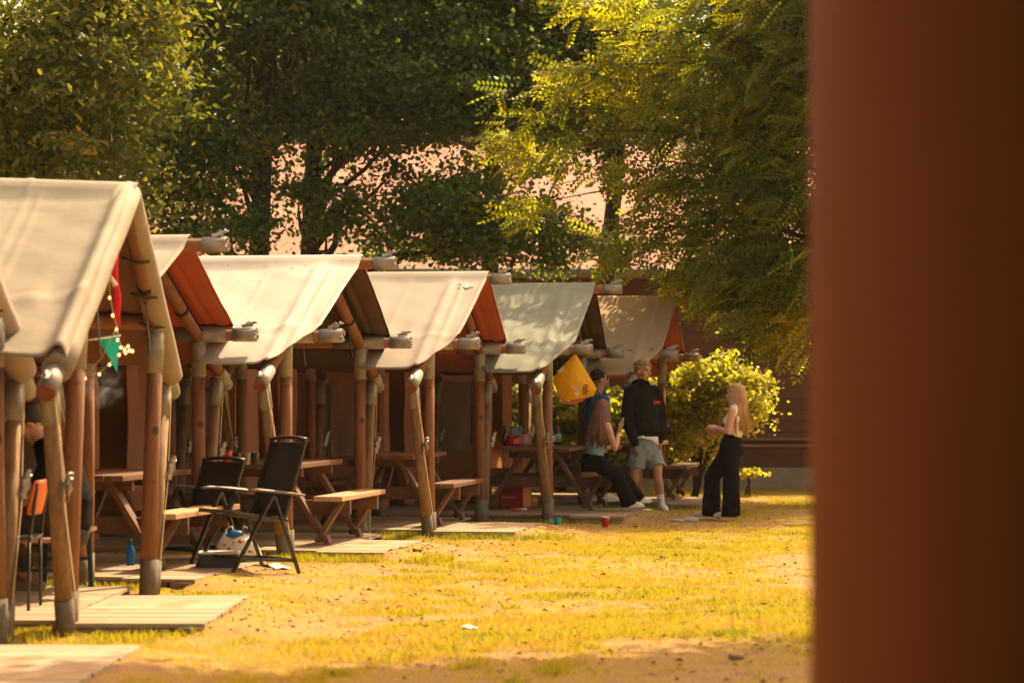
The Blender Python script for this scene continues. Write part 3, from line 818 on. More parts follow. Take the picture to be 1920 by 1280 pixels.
    def panel(name, quad, m, par, wav=.02, n=16):
        mb = MB(); a, b, c2, d2 = [Vector(q) for q in quad]; vs = []; fs = []
        nr = (b - a).cross(d2 - a).normalized()
        for q in range(n + 1):
            for p in range(n + 1):
                s_, t_ = p / n, q / n
                pt = (a.lerp(b, s_)).lerp(d2.lerp(c2, s_), t_)
                vs.append(pt + nr * wav * (mnoise.noise(pt * 2.2 + seedv) + .5 * mnoise.noise(Vector((pt.x * 7, pt.y * 7, pt.z * 1.3)))))
        for q in range(n):
            for p in range(n):
                e = q * (n + 1) + p; fs.append((e, e + 1, e + n + 2, e + n + 1))
        mb.add(vs, fs, 0, True); return mb.build(name, m, par)
    for s in (-1, 1):
        panel('side_wall', [(x1, s * W, zb), (x0, s * W, zb), (x0, s * (W + .0), zt), (x1, s * W, zt)], wm, root)
    panel('back_wall', [(x1, -W, zb), (x1, W, zb), (x1, W, zt), (x1, -W, zt)], wm, root)
    panel('front_wall', [(x0, -W, zb), (x0, -.36, zb), (x0, -.36, zt), (x0, -W, zt)], wm, root)
    panel('front_wall', [(x0, .42, zb), (x0, W, zb), (x0, W, zt), (x0, .42, zt)], wm, root)
    # gable band above the door, following the roof
    mb = MB(); mb.add([(x0, -W, zt), (x0, W, zt), (x0, W, rz(W) + .02), (x0, 0, rz(0) - .02), (x0, -W, rz(W) + .02)], [(0, 1, 2, 3, 4)]); mb.build('gable', wm, root)
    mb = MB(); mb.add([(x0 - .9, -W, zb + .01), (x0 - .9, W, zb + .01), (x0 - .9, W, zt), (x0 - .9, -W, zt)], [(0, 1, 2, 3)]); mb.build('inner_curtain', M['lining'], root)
    panel('door_flap', [(x0 + .02, .40, zb), (x0 + .10, .58, zb), (x0 + .08, .56, zt), (x0 + .02, .40, zt)], wm, root, .03)
    # tarpaulin skirt hanging at the eaves inside the porch (the low hem seen below the roof)
    for s in (-1, 1):
        f = panel('window', [(-2.75, s * (W + .03), .78), (-2.15, s * (W + .03), .78), (-2.15, s * (W + .03), 1.5), (-2.75, s * (W + .03), 1.5)], M['window'], root, .004, 6)
        panel('curtain', [(-2.56, s * (W + .05), .70), (-2.18, s * (W + .05), .70), (-2.18, s * (W + .05), 1.56), (-2.56, s * (W + .05), 1.56)], M['curtain'], f, .05, 18)
    return root

for i in range(7): make_tent(i)

# blue-white smear of bird lime / tape on the cream roof
mb = MB()
tt = TENTS[4]
RZ4 = tt[4]; sl4 = (RZ4 - .02 - 1.935) / HALF
for k in range(16):
    u = .17 + random.gauss(0, .045); d = .30 + random.gauss(0, .03)
    mb.ellipsoid((u, -d, RZ4 - .055 - sl4 * d + .116), (random.uniform(.01, .03), random.uniform(.006, .014), .007), Euler((math.atan(sl4), 0, 0)).to_matrix(), nu=8, nv=5)
tape = mb.build('sticker_patch', mat('pale_blue_tape', (.52, .68, .74), (.7, .74, .72), 30, rough=.3), bpy.data.objects['canvas_tent.004'])

# ------------------------------------------------------------------ decks
DECK_LABEL = ['pale deck at the bottom left corner of the photo', 'pale deck under the tent with the fairy lights and the seated person',
              'deck under the two black folding chairs', 'pale sunlit deck right of the black folding chairs with a short end block',
              'deck with the picnic table behind the two middle posts', 'shaded deck under the seated woman and the hanging yellow bag', 'farthest deck beside the yellow shrub']
def make_deck(i):
    tx, ty, rot = TENTS[i][:3]; df = DECK_FRONT[i]
    root = thing('wooden_deck', DECK_LABEL[i], 'deck', (tx, ty, 0), rot, 'decks under the tents')
    g = random.Random(i)
    w = 1.30; x0 = -5.2; lo, hi = APRON[i]
    mats_ = [M['deck'], M['deck_b']]
    def boards(name, a0, b0, y0, y1, cuts):
        mb = MB(); n = int(round((y1 - y0) / .138)); bw = (y1 - y0) / n
        for k in range(n):
            y = y0 + bw * (k + .5); a = a0
            for b in [c + g.uniform(-.35, .35) for c in cuts] + [b0 + g.uniform(-.014, .006)]:
                mb.box(((a + b) / 2, y, DECK_TOP - .0125 + g.uniform(-.0015, .0015)), (b - a - .008, bw - .004, .025), (g.uniform(-.005, .005), 0, 0), g.choice([0, 0, 1])); a = b
        mb.build(name, mats_, root)
    pe_ = -.08 if i in (0, 1, 4) else .27
    boards('porch_boards', x0, pe_, -w, w, (-3.1, -1.2))
    boards('front_boards', pe_ + .006, df, lo, hi, ())
    for y in (lo + .035, hi - .035):
        mb = MB(); mb.box(((pe_ + .01 + df - .22) / 2, y, .004), (df - .22 - pe_ - .01, .07, .055)); mb.build('edge_beam', M['deck_beam'], root, bevel=.006)
    for s in (-1, 1):
        mb = MB(); mb.box(((x0 + pe_ - .02) / 2, s * (w - .04), .004), (pe_ - .02 - x0, .075, .055)); mb.build('edge_beam', M['deck_beam'], root, bevel=.006)
    mb = MB(); mb.box((df - .06, (lo + hi) / 2, .004), (.07, hi - lo - .25, .05)); mb.build('front_beam', M['deck_beam'], root, bevel=.006)
    for y, sg in ((lo + .03, -1), (hi - .03, 1)):
        mb = MB(); mb.box((df - .10, y - .012 * -sg, .004), (.17, .085, .062), (0, 0, .05 * sg)); mb.build('end_block', M['deck_beam'], root, bevel=.008)
for i in range(7): make_deck(i)

# ------------------------------------------------------------------ picnic tables
TABLE = [(2, -.33, .1, 'picnic table behind the front posts left of the folding chairs'), (3, -.47, .12, 'picnic table with red cup, behind the black folding chairs'),
         (4, -.67, .02, 'dark picnic table between the middle posts, nothing on it'), (5, -.29, .40, 'picnic table crowded with bottles, the seated woman on its bench'),
         (6, -.25, .05, 'farthest picnic table behind the standing man in the black hoodie')]
def make_table(i, u, v, label):
    tx, ty, rot = TENTS[i][:3]; c, s = math.cos(rot), math.sin(rot)
    root = thing('picnic_table', label, 'picnic table', (tx + u * c - v * s, ty + u * s + v * c, DECK_TOP), rot, 'picnic tables on the decks')
    mb = MB(); 
    for k in range(5): mb.box((-.32 + .16 * k, 0, .715), (.150, 1.75, .045))
    mb.build('tabletop', M['table_wood'], root, bevel=.005)
    for sx in (-1, 1):
        mb = MB(); mb.box((sx * .62, 0, .425), (.13, 1.75, .045)); mb.box((sx * .755, 0, .425), (.13, 1.75, .045)); mb.build('bench', M['bench_wood'] if sx > 0 and i in (2, 3, 5) else M['table_wood'], root, bevel=.005)  # sunlit look of the right-hand bench is put into its paler wood colour
    for sy in (-1, 1):
        y = sy * .60
        for sx in (-1, 1):
            mb = MB(); mb.beam((sx * .18, y, .70), (sx * .60, y, .035), .045, .125, (0, 1, 0)); mb.beam((sx * .60, y, .08), (sx * .63, y, .0), .045, .13, (0, 1, 0)); 
            l = mb.build('leg', M['table_leg'], root, bevel=.004)
            mb = MB(); mb.beam((sx * .77, y + sy * .048, .40), (sx * .53, y + sy * .048, .03), .045, .115, (0, 1, 0)); mb.build('bench_strut', M['table_leg'], root, bevel=.004)
            mb = MB()
            for (px, pz) in ((.21, .64), (.235, .60), (.42, .34), (.45, .30)): mb.tube((sx * px, y + sy * .02, pz), (sx * px, y + sy * .034, pz), .012, n=8)
            mb.build('bolts', M['steel'], l)
        mb = MB(); mb.box((0, y - sy * .048, .335), (1.64, .045, .13)); mb.box((0, y - sy * .048, .650), (.74, .045, .08)); mb.build('cross_bar', M['table_leg'], root, bevel=.004)
    for sy in (-1, 1): mb = MB(); mb.beam((0, sy * .58, .30), (0, sy * .15, .66), .08, .045); mb.build('brace', M['table_leg'], root, bevel=.004)
    return root
for t in TABLE: make_table(*t)

# ------------------------------------------------------------------ folding chairs
def make_chair(label, loc, rotz, s=1.0, pitch=0.0, bh=1.05):
    root = thing('folding_chair', label, 'chair', loc, group='black folding chairs by the deck', rot=(0, pitch, rotz))
    w = .27 * s
    # local +x = forward, y across
    hinge = Vector((-.06, 0, .60)) * s
    bt = Vector((-.30, 0, bh)) * s; bb = Vector((-.13, 0, .42)) * s
    d = (bt - bb).normalized()
    for sy in (-1, 1):
        y = sy * w
        mb = MB(); mb.beam((.0, y * 1.06, .60 * s), (.33 * s, y * 1.06, .0), .022, .038 * s, (0, 1, 0)); mb.build('leg', M['black_metal'], root, bevel=.004)
        mb = MB(); mb.beam((-.02 * s, y * 1.0, .60 * s), (-.28 * s, y * 1.0, .0), .022, .038 * s, (0, 1, 0)); mb.build('leg', M['black_metal'], root, bevel=.004)
        mb = MB(); mb.loft([(-.28 * s, y * 1.08, .615 * s), (-.1 * s, y * 1.08, .63 * s), (.14 * s, y * 1.08, .645 * s), (.22 * s, y * 1.08, .64 * s)], [(.026 * s, .011), (.028 * s, .013), (.03 * s, .013), (.022 * s, .009)], 10, side=(0, 1, 0)); mb.build('armrest', M['arm_plastic'], root)
    mb = MB()
    for sy in (-1, 1): mb.beam(bb + Vector((0, sy * w * .93, 0)), bt + Vector((0, sy * w * .93, 0)), .022, .036 * s, (0, 1, 0))
    mb.loft([bt + Vector((0, -w, 0)), bt + Vector((-.012, -w * .5, .016 * s)), bt + Vector((-.014, 0, .02 * s)), bt + Vector((-.012, w * .5, .016 * s)), bt + Vector((0, w, 0))], [(.024, .016)] * 5, 10, side=(1, 0, 0))
    bf = mb.build('back_frame', M['black_metal'], root)
    mb = MB(); vs = []; fs = []
    for q in range(9):
        for p in range(7):
            t = q / 8; yy = (-1 + p / 3) * w * .9; pt = bb.lerp(bt, .04 + .93 * t) + Vector((-.025 * (1 - (p / 3 - 1) ** 2) - .01, yy, 0)); vs.append(pt)
    for q in range(8):
        for p in range(6): e = q * 7 + p; fs.append((e, e + 1, e + 8, e + 7))
    mb.add(vs, fs, 0, True); o = mb.build('back_sling', M['mesh_cloth'], root); md = o.modifiers.new('thickness', 'SOLIDIFY'); md.thickness = .006
    mb = MB(); vs = []; fs = []
    for q in range(8):
        for p in range(7):
            t = q / 7; yy = (-1 + p / 3) * w * .92; vs.append(Vector(((-.16 + .47 * t) * s, yy, (.41 + .05 * t) * s - .022 * (1 - (p / 3 - 1) ** 2))))
    for q in range(7):
        for p in range(6): e = q * 7 + p; fs.append((e, e + 1, e + 8, e + 7))
    mb.add(vs, fs, 0, True); o = mb.build('seat', M['mesh_cloth'], root); md = o.modifiers.new('thickness', 'SOLIDIFY'); md.thickness = .008
    mb = MB()
    for sy in (-1, 1): mb.beam((-.17 * s, sy * w * .95, .41 * s), (.33 * s, sy * w * .95, .465 * s), .02, .03 * s, (0, 1, 0))
    mb.beam((.33 * s, -w, .465 * s), (.33 * s, w, .465 * s), .025, .03)
    mb.build('seat_frame', M['black_metal'], root, bevel=.003)
    mb = MB(); mb.beam((.27 * s, -w, .11 * s), (.27 * s, w, .11 * s), .02, .03); mb.beam((-.24 * s, -w, .10 * s), (-.24 * s, w, .10 * s), .02, .03)
    for sy in (-1, 1): mb.beam((.27 * s, sy * w, .105 * s), (-.24 * s, sy * w, .10 * s), .018, .022)
    mb.build('foot_rail', M['black_metal'], root, bevel=.003)
    return root
ca = ground_at(470, 1077)
ang = math.atan2(-.60, -.80)
make_chair('high backed black folding chair standing half on the deck, its back to the right', (ca.x, ca.y, .03), ang, 1.0, math.radians(-3))
make_chair('lower black folding chair farther left behind the high backed one', (P(372, 0, 19.9).x, 19.9, DECK_TOP), ang + .2, .95, 0, .86)
# ------------------------------------------------------------------ people
def V3(x): return Vector(x)
def hand(mb, wrist, d, nrm, thumb, size=1.0, curl=.5, mi=0):
    """palm, four bent fingers of unequal length and a thumb from the side of the palm"""
    d = V3(d).normalized(); nrm = V3(nrm); nrm = (nrm - d * nrm.dot(d)).normalized(); sd = d.cross(nrm) * thumb
    w = V3(wrist); k = size
    mb.loft([w, w + d * .035 * k, w + d * .075 * k, w + d * .09 * k], [(.026 * k, .017 * k), (.036 * k, .017 * k), (.040 * k, .015 * k), (.034 * k, .011 * k)], 10, side=sd, mi=mi)
    for q, (off, L) in enumerate(((.028, .070), (.010, .080), (-.009, .074), (-.027, .058))):
        b = w + d * .083 * k + sd * off * k
        a1 = curl * .7; a2 = curl * 1.5; a3 = curl * 2.2
        p1 = b + (d * math.cos(a1) + nrm * math.sin(a1)) * L * .45 * k
        p2 = p1 + (d * math.cos(a2) + nrm * math.sin(a2)) * L * .32 * k
        p3 = p2 + (d * math.cos(a3) + nrm * math.sin(a3)) * L * .25 * k
        mb.loft([b, p1, p2, p3], [.0095 * k, .009 * k, .008 * k, .006 * k], 7, round_caps=True, mi=mi)
    b = w + d * .03 * k + sd * .03 * k
    p1 = b + (d * .6 + sd * .6 + nrm * .35) * .036 * k; p2 = p1 + (d * .8 + sd * .15 + nrm * .6) * .03 * k
    mb.loft([b, p1, p2], [.013 * k, .011 * k, .008 * k], 7, round_caps=True, mi=mi)

def limb(mb, pts, rad, n=12, side=None): mb.loft(pts, rad, n, side=side, round_caps=True)

def head_mesh(mb, hc, f, up, k=1.0):
    f = V3(f).normalized(); up = V3(up); up = (up - f * up.dot(f)).normalized(); r = f.cross(up)
    R = Matrix((r, f, up)).transposed()
    def Q(a, b, c): return hc + r * (a * k) + f * (b * k) + up * (c * k)
    mb.ellipsoid(Q(0, -.008, .025), (.076 * k, .096 * k, .092 * k), R, nu=18, nv=12)
    mb.loft([Q(0, .03, .05), Q(0, .036, -.02), Q(0, .038, -.07), Q(0, .046, -.108)], [(.066 * k, .052 * k), (.062 * k, .052 * k), (.050 * k, .046 * k), (.026 * k, .026 * k)], 14, side=r, round_caps=True)
    mb.loft([Q(0, .086, .022), Q(0, .100, -.004), Q(0, .112, -.026), Q(0, .094, -.036)], [(.010 * k, .010 * k), (.011 * k, .012 * k), (.016 * k, .012 * k), (.014 * k, .01 * k)], 8, side=r, round_caps=True)
    mb.loft([Q(-.04, .078, .036), Q(0, .092, .036), Q(.04, .078, .036)], [.012 * k] * 3, 8, round_caps=True)
    mb.loft([Q(-.022, .086, -.062), Q(0, .093, -.061), Q(.022, .086, -.062)], [.010 * k] * 3, 8, round_caps=True)
    for s in (-1, 1):
        mb.ellipsoid(Q(s * .078, -.012, -.004), (.010 * k, .022 * k, .034 * k), R, nu=10, nv=7)
        mb.ellipsoid(Q(s * .045, .055, -.022), (.024 * k, .022 * k, .024 * k), R, nu=10, nv=7)
    return Q, R

def face_parts(par, hc, f, up, org, k=1.0, brow='hair_light'):
    mb = MB(); Q, R = head_mesh(MB(), hc, f, up, k)
    for s in (-1, 1): mb.ellipsoid(Q(s * .031, .083, .016), (.013 * k, .008 * k, .007 * k), R, nu=8, nv=6)
    mb.build('eyes', M['eye'], par, org)
    mb = MB()
    for s in (-1, 1): mb.loft([Q(s * .014, .097, .037), Q(s * .034, .090, .042), Q(s * .052, .074, .037)], [.005 * k] * 3, 6)
    mb.build('eyebrows', M[brow], par, org)
    mb = MB(); mb.loft([Q(-.022, .090, -.064), Q(0, .102, -.061), Q(.022, .090, -.064)], [(.004 * k, .007 * k)] * 3, 8, round_caps=True); mb.build('lips', M['lips'], par, org)

def shoe(name, par, org, an, toe, m, w=.042):
    an = V3(an); toe = V3(toe); d = V3((toe.x - an.x, toe.y - an.y, 0)).normalized(); base = min(toe.z, an.z - .03)
    h = V3((an.x, an.y, base)) - d * .065
    up = V3((0, 0, 1)); sd = d.cross(up)
    mb = MB()
    L = 1.0
    mb.loft([h + up * .035, h + d * .04 + up * .05, h + d * .12 + up * .05, h + d * .19 + up * .036, h + d * .25 + up * .028, h + d * .275 + up * .024],
            [(.028, .03), (.036, .046), (.042, .046), (.048, .034), (.042, .026), (.022, .016)], 12, side=sd, round_caps=True)
    mb.loft([an + up * .06, an + up * .0 - d * .01, V3((an.x, an.y, base + .05)) - d * .012], [(.038, .042), (.040, .046), (.04, .05)], 12, side=sd)
    mb.loft([h - d * .02 + up * .012, h + d * .12 + up * .012, h + d * .2 + up * .012, h + d * .285 + up * .014], [(.030, .012), (.042, .012), (.049, .012), (.026, .012)], 12, side=sd)
    mb.build(name, m, par, org, remesh=.006, smooth=2)

def long_hair(par, org, hc, f, up, m, length, k=1.0, seed=1, drop=None, wide=.115, front=0):
    """cap over the skull and a mantle of hair built from many strands"""
    f = V3(f).normalized(); up = V3(up); up = (up - f * up.dot(f)).normalized(); r = f.cross(up)
    R = Matrix((r, f, up)).transposed(); g = random.Random(seed)
    def Q(a, b, c): return hc + r * (a * k) + f * (b * k) + up * (c * k)
    drop = V3(drop) if drop else V3((0, 0, -1))
    mb = MB()
    mb.ellipsoid(Q(0, -.022, .034), (.090 * k, .104 * k, .098 * k), R, nu=18, nv=12)
    nst = 46
    for q in range(nst):
        w = -2.25 + 4.5 * q / (nst - 1)              # around the back of the head
        a = math.sin(w) * .083; b = -.02 - math.cos(w) * .092
        fr = abs(w) > 1.75
        L = length * (g.uniform(.82, 1.04)) * (.80 if fr and not front else 1)
        out = r * math.sin(w) + f * (-math.cos(w))
        p0 = Q(a * .55, b * .6, .105); p1 = Q(a * 1.02, b * 1.05, .03); p2 = Q(a * 1.12, b * 1.12, -.08)
        p3 = p2 + drop * L * .38 + out * g.uniform(.0, .02) + r * (math.sin(w) * (wide - .083) * .6)
        p4 = p3 + drop * L * .36 + out * g.uniform(-.02, .015) + r * (math.sin(w) * (wide - .083) * .3 + g.uniform(-.01, .01))
        p5 = p4 + drop * L * .26 - out * g.uniform(.0, .02) + r * g.uniform(-.015, .015)
        t = g.uniform(.8, 1.2)
        mb.loft([p0, p1, p2, p3, p4, p5], [(.016 * t, .012), (.019 * t, .015), (.020 * t, .016), (.019 * t, .015), (.015 * t, .012), (.004, .004)], 7)
    mb.build('hair', m, par, org)
    mb = MB()
    for q in range(34):
        w = g.uniform(-2.1, 2.1); a = math.sin(w) * .092; b = -.02 - math.cos(w) * .10
        L = length * g.uniform(.7, 1.06); out = r * math.sin(w) + f * (-math.cos(w))
        p0 = Q(a, b, .05); p1 = Q(a * 1.18, b * 1.16, -.07) ; p2 = p1 + drop * L * .5 + out * g.uniform(0, .035); p3 = p2 + drop * L * .48 + out * g.uniform(-.02, .03) + r * g.uniform(-.03, .03)
        mb.loft([p0, p1, p2, p3], [.005, .006, .005, .0015], 5)
    mb.build('loose_strands', m, par, org)

def man_hoodie():
    o = V3((P(1212, 0, 29.3).x, 29.3, gh(P(1212, 0, 29.3).x, 29.3)))
    root = thing('person', 'young man standing in black hoodie and grey shorts, looking right', 'person', o)
    f = V3((.52, -.85, 0)).normalized(); L = V3((.85, .52, 0)).normalized()   # L = his left, image right
    pel = P(1211, 838, 29.3); chest = P(1206, 765, 29.3); nb = P(1204, 727, 29.32); hc = P(1205, 697, 29.30)
    shL = P(1231, 736, 29.38); shR = P(1180, 735, 29.20)
    elL = P(1241, 786, 29.40); elR = P(1174, 788, 29.17); wrL = P(1238, 826, 29.28); wrR = P(1191, 832, 29.10)
    hL = pel + L * .095; hR = pel - L * .095
    kL = P(1233, 888, 29.25); aL = P(1240, 946, 29.34); tL = P(1252, 959, 29.05); tL.z = .02
    kR = P(1190, 890, 29.24); aR = P(1182, 942, 29.40); tR = P(1180, 955, 29.15); tR.z = .02
    aL.z = .10; aR.z = .10
    hf = V3((.80, -.60, -.03)); up = V3((0.03, 0, 1))
    mb = MB()
    limb(mb, [pel - V3((0, 0, .05)), pel + V3((0, 0, .06)), pel.lerp(chest, .55), chest, chest.lerp(nb, .65), nb], [(.165, .115), (.155, .112), (.140, .10), (.165, .112), (.15, .09), (.07, .06)], 16, L)
    limb(mb, [nb - V3((0, 0, .03)), nb + V3((0, 0, .04)), hc - V3((0, 0, .05))], [.066, .058, .055])
    for a, b, c in ((shL, elL, wrL), (shR, elR, wrR)): limb(mb, [a, a.lerp(b, .5), b, b.lerp(c, .4), c], [.055, .048, .042, .041, .028])
    for h, kn, an in ((hL, kL, aL), (hR, kR, aR)):
        limb(mb, [h, h.lerp(kn, .5), kn + V3((0, 0, .04)), kn - V3((0, 0, .05)), kn.lerp(an, .35), kn.lerp(an, .75), an - V3((0, 0, .04))], [.090, .077, .060, .055, .060, .043, .036])
    for w, s, e in ((wrL, 1, elL), (wrR, -1, elR)): hand(mb, w, (pel - w) * .3 + V3((0, 0, -.5)), -L * s, s, curl=.5)
    head_mesh(mb, hc, hf, up, 1.0)
    b = mb.build('body', M['skin_tan'], root, o, remesh=.007, smooth=3)
    face_parts(root, hc, hf, up, o)
    mb = MB()
    hem = pel + V3((0, 0, .10))
    limb(mb, [hem, hem + V3((0, 0, .09)), pel.lerp(chest, .62), chest, chest.lerp(nb, .45), chest.lerp(nb, .8), nb + V3((0, 0, .02))], [(.176, .132), (.196, .15), (.192, .145), (.205, .145), (.195, .125), (.145, .10), (.088, .08)], 18, L)
    for a, b_, c in ((shL, elL, wrL), (shR, elR, wrR)):
        limb(mb, [a - (a - nb) * .25 + V3((0, 0, .01)), a, a.lerp(b_, .5), b_, b_.lerp(c, .55), c.lerp(b_, .12), c], [.076, .080, .074, .068, .062, .058, .046])
    mb.loft([nb + V3((0, 0, .015)) + f * .02, nb + V3((0, 0, .05)) - f * .0, nb + V3((0, 0, .075)) - f * .03], [(.098, .09), (.100, .098), (.085, .085)], 16, side=L)
    mb.loft([nb - f * .085 + V3((0, 0, .06)), nb - f * .125 - V3((0, 0, .02)), nb - f * .12 - V3((0, 0, .10))], [(.09, .05), (.11, .06), (.05, .03)], 12, side=L, round_caps=True)
    pk = pel.lerp(chest, .3) + f * .135
    mb.build('hoodie', M['hoodie'], root, o, remesh=.012, smooth=3, disp=(.022, .09))
    mb = MB(); c = chest + f * .170 + L * .085 + V3((0, 0, .075))
    for q in range(8): mb.box(c + L * (-.045 + .0125 * q) + V3((0, 0, .003 * math.sin(q * 2.1))), (.009, .006, .022 + .010 * ((q * 7) % 3) / 2), Matrix((L, f, V3((0, 0, 1)))).transposed())
    mb.box(c - V3((0, 0, .024)), (.10, .005, .006), Matrix((L, f, V3((0, 0, 1)))).transposed())
    mb.build('chest_print', M['logo'], root, o)
    mb = MB(); mb.loft([hem - V3((0, 0, .026)) - L * .004, hem - V3((0, 0, .02)), hem, hem + V3((0, 0, .03))], [(.186, .146), (.190, .150), (.188, .147), (.18, .14)], 24, side=L); mb.build('shirt_hem', M['white_cloth'], root, o)
    mb = MB(); mb.loft([pel - V3((0, 0, .17)), pel - V3((0, 0, .09)), pel + V3((0, 0, .02)), pel + V3((0, 0, .10))], [(.13, .100), (.172, .128), (.184, .137), (.174, .132)], 18, side=L)
    for h, kn in ((hL, kL), (hR, kR)):
        e = h.lerp(kn, .74); mb.loft([h + V3((0, 0, .06)), h, h.lerp(e, .5), e], [(.09, .10), (.100, .108), (.106, .112), (.112, .114)], 16, side=L)
    mb.build('shorts', M['shorts'], root, o, remesh=.010, smooth=1, disp=(.024, .06))
    for n_, kn, an, tt in (('L', kL, aL, tL), ('R', kR, aR, tR)):
        mb = MB(); limb(mb, [an + (kn - an) * .38, an + (kn - an) * .15, an - V3((0, 0, .03))], [.047, .043, .042]); mb.build('sock', M['white_cloth'], root, o)
        shoe('shoe', root, o, an, tt, M['shoe'])
    # short swept hair
    hfn = hf.normalized(); r = hfn.cross(up).normalized(); u2 = r.cross(hfn)
    R = Matrix((r, hfn, u2)).transposed(); g = random.Random(4); mb = MB()
    def Q(a, b_, c): return hc + r * a + hfn * b_ + u2 * c
    mb.ellipsoid(Q(0, -.022, .052), (.084, .094, .082), R, nu=16, nv=10)
    for q in range(110):
        a = g.uniform(-.075, .075); b_ = g.uniform(-.1, .07); z = .052 + .082 * math.sqrt(max(0, 1 - (a / .09) ** 2 - ((b_ + .022) / .11) ** 2))
        p = Q(a, b_, z - .004); sw = (hfn * g.uniform(.015, .035) * (.35 if b_ > .03 else 1) + r * g.uniform(-.035, .03))
        mb.loft([p - sw * .4, p + u2 * g.uniform(.008, .018), p + sw + u2 * g.uniform(-.006, .012), p + sw * 1.6 - u2 * g.uniform(.005, .025)], [.008, .010, .008, .002], 6)
    for q in range(40):
        w = g.uniform(-1.9, 1.9); a = math.sin(w) * .082; b_ = -.02 - math.cos(w) * .09
        p = Q(a, b_, .05); mb.loft([p + u2 * .03, p, p - u2 * g.uniform(.03, .06) * (1 if abs(w) < 1.3 else .6)], [.010, .011, .003], 6)
    mb.build('hair', M['hair_light'], root, o)
man_hoodie()

def woman_blond():
    y0 = 27.75; o = V3((P(1352, 0, y0).x, y0, gh(P(1352, 0, y0).x, y0)))
    root = thing('person', 'young woman with long blond hair, white crop top and wide black trousers', 'person', o)
    f = V3((-.95, .31, 0)).normalized(); L = V3((-.31, -.95, 0)).normalized()
    pel = P(1370, 842, y0); waist = P(1376, 818, y0); chest = P(1380, 785, y0); nb = P(1381, 763, y0); hc = P(1378, 738, y0 + .01)
    shL = P(1373, 770, y0 - .17); shR = P(1388, 769, y0 + .17)
    elL = P(1366, 810, y0 - .21); wrL = P(1346, 802, y0 - .10); elR = P(1371, 812, y0 + .2); wrR = P(1348, 807, y0 + .09)
    hL = pel + L * .085; hR = pel - L * .085
    kR = P(1336, 893, y0 + .06); aR = P(1333, 958, y0 + .10); tR = P(1318, 968, y0 + .15)
    kL = P(1371, 900, y0 - .10); aL = P(1371, 962, y0 - .10); tL = P(1355, 972, y0 - .05)
    for a, t in ((aR, tR), (aL, tL)): a.z = .08; t.z = .015
    hf = V3((-.93, .36, -.05)); up = V3((0, 0, 1))
    mb = MB()
    limb(mb, [pel - V3((0, 0, .05)), pel + V3((0, 0, .05)), waist, waist.lerp(chest, .6), chest, chest.lerp(nb, .7), nb], [(.150, .115), (.145, .105), (.122, .085), (.132, .10), (.140, .105), (.115, .075), (.055, .05)], 16, L)
    limb(mb, [nb - V3((0, 0, .03)), nb + V3((0, 0, .03)), hc - V3((0, 0, .05))], [.055, .047, .046])
    for a, b, c in ((shL, elL, wrL), (shR, elR, wrR)): limb(mb, [a, a.lerp(b, .5), b, b.lerp(c, .4), c], [.047, .042, .036, .035, .024])
    for h, kn, an in ((hL, kL, aL), (hR, kR, aR)): limb(mb, [h, h.lerp(kn, .5), kn, kn.lerp(an, .35), an - V3((0, 0, .04))], [.095, .08, .055, .05, .034])
    for s in (-1, 1): mb.ellipsoid(pel - f * .05 + L * s * .07 - V3((0, 0, .02)), (.085, .085, .085))
    hand(mb, wrL, (-.85, .25, .22), L * .3 + V3((0, .6, -.3)), -1, .92, .6); hand(mb, wrR, (-.9, -.05, .02), V3((0, 0, 1)), 1, .92, .7)
    head_mesh(mb, hc, hf, up, .94)
    mb.build('body', M['skin'], root, o, remesh=.007, smooth=3)
    face_parts(root, hc, hf, up, o, .94, 'hair_blond')
    mb = MB(); limb(mb, [waist + V3((0, 0, .025)), waist.lerp(chest, .6), chest + V3((0, 0, .02)), chest.lerp(nb, .55)], [(.134, .098), (.144, .112), (.150, .116), (.128, .088)], 16, L)
    for a in (shL, shR): limb(mb, [a.lerp(nb, .55) + V3((0, 0, .02)), a.lerp(nb, .2) - V3((0, 0, .02))], [.050, .052])
    for s in (-1, 1): mb.ellipsoid(chest + f * .075 + L * s * .06 - V3((0, 0, .02)), (.062, .06, .06))
    mb.build('crop_top', M['white_cloth'], root, o, remesh=.010, smooth=3, disp=(.012, .05))
    mb = MB(); mb.loft([pel - V3((0, 0, .10)), pel - V3((0, 0, .04)), pel + V3((0, 0, .05)), waist + V3((0, 0, .012))], [(.165, .130), (.168, .134), (.160, .122), (.138, .102)], 18, side=L)
    for s in (-1, 1): mb.ellipsoid(pel - f * .055 + L * s * .07 - V3((0, 0, .02)), (.095, .092, .10))
    for h, kn, an in ((hL, kL, aL), (hR, kR, aR)):
        e = an - V3((0, 0, .045)); mb.loft([h + V3((0, 0, .04)), h.lerp(kn, .5), kn, kn.lerp(e, .5), e], [(.112, .112), (.112, .108), (.100, .096), (.108, .102), (.122, .112)], 16, side=L)
    mb.build('trousers', M['black_cloth'], root, o, remesh=.011, smooth=2, disp=(.02, .08))
    shoe('shoe', root, o, aL, tL, M['shoe']); shoe('shoe', root, o, aR, tR, M['shoe'])
    long_hair(root, o, hc, hf, up, M['hair_blond'], .40, .96, 3, (.04, 0, -1), .12)
    # pinkish pouch in her hands
    c = P(1338, 809, y0 - .02)
    b = MB(); b.loft([c - V3((.04, 0, .015)), c, c + V3((.045, 0, .01))], [(.022, .03), (.028, .034), (.02, .026)], 10, side=(0, 1, 0), round_caps=True)
    q = b.build('pouch', mat('pink_pouch', (.36, .13, .16), None, 9), None, c); q.location = c; tag(q, 'small dark pink pouch in the hands of the blond woman', 'pouch')
woman_blond()

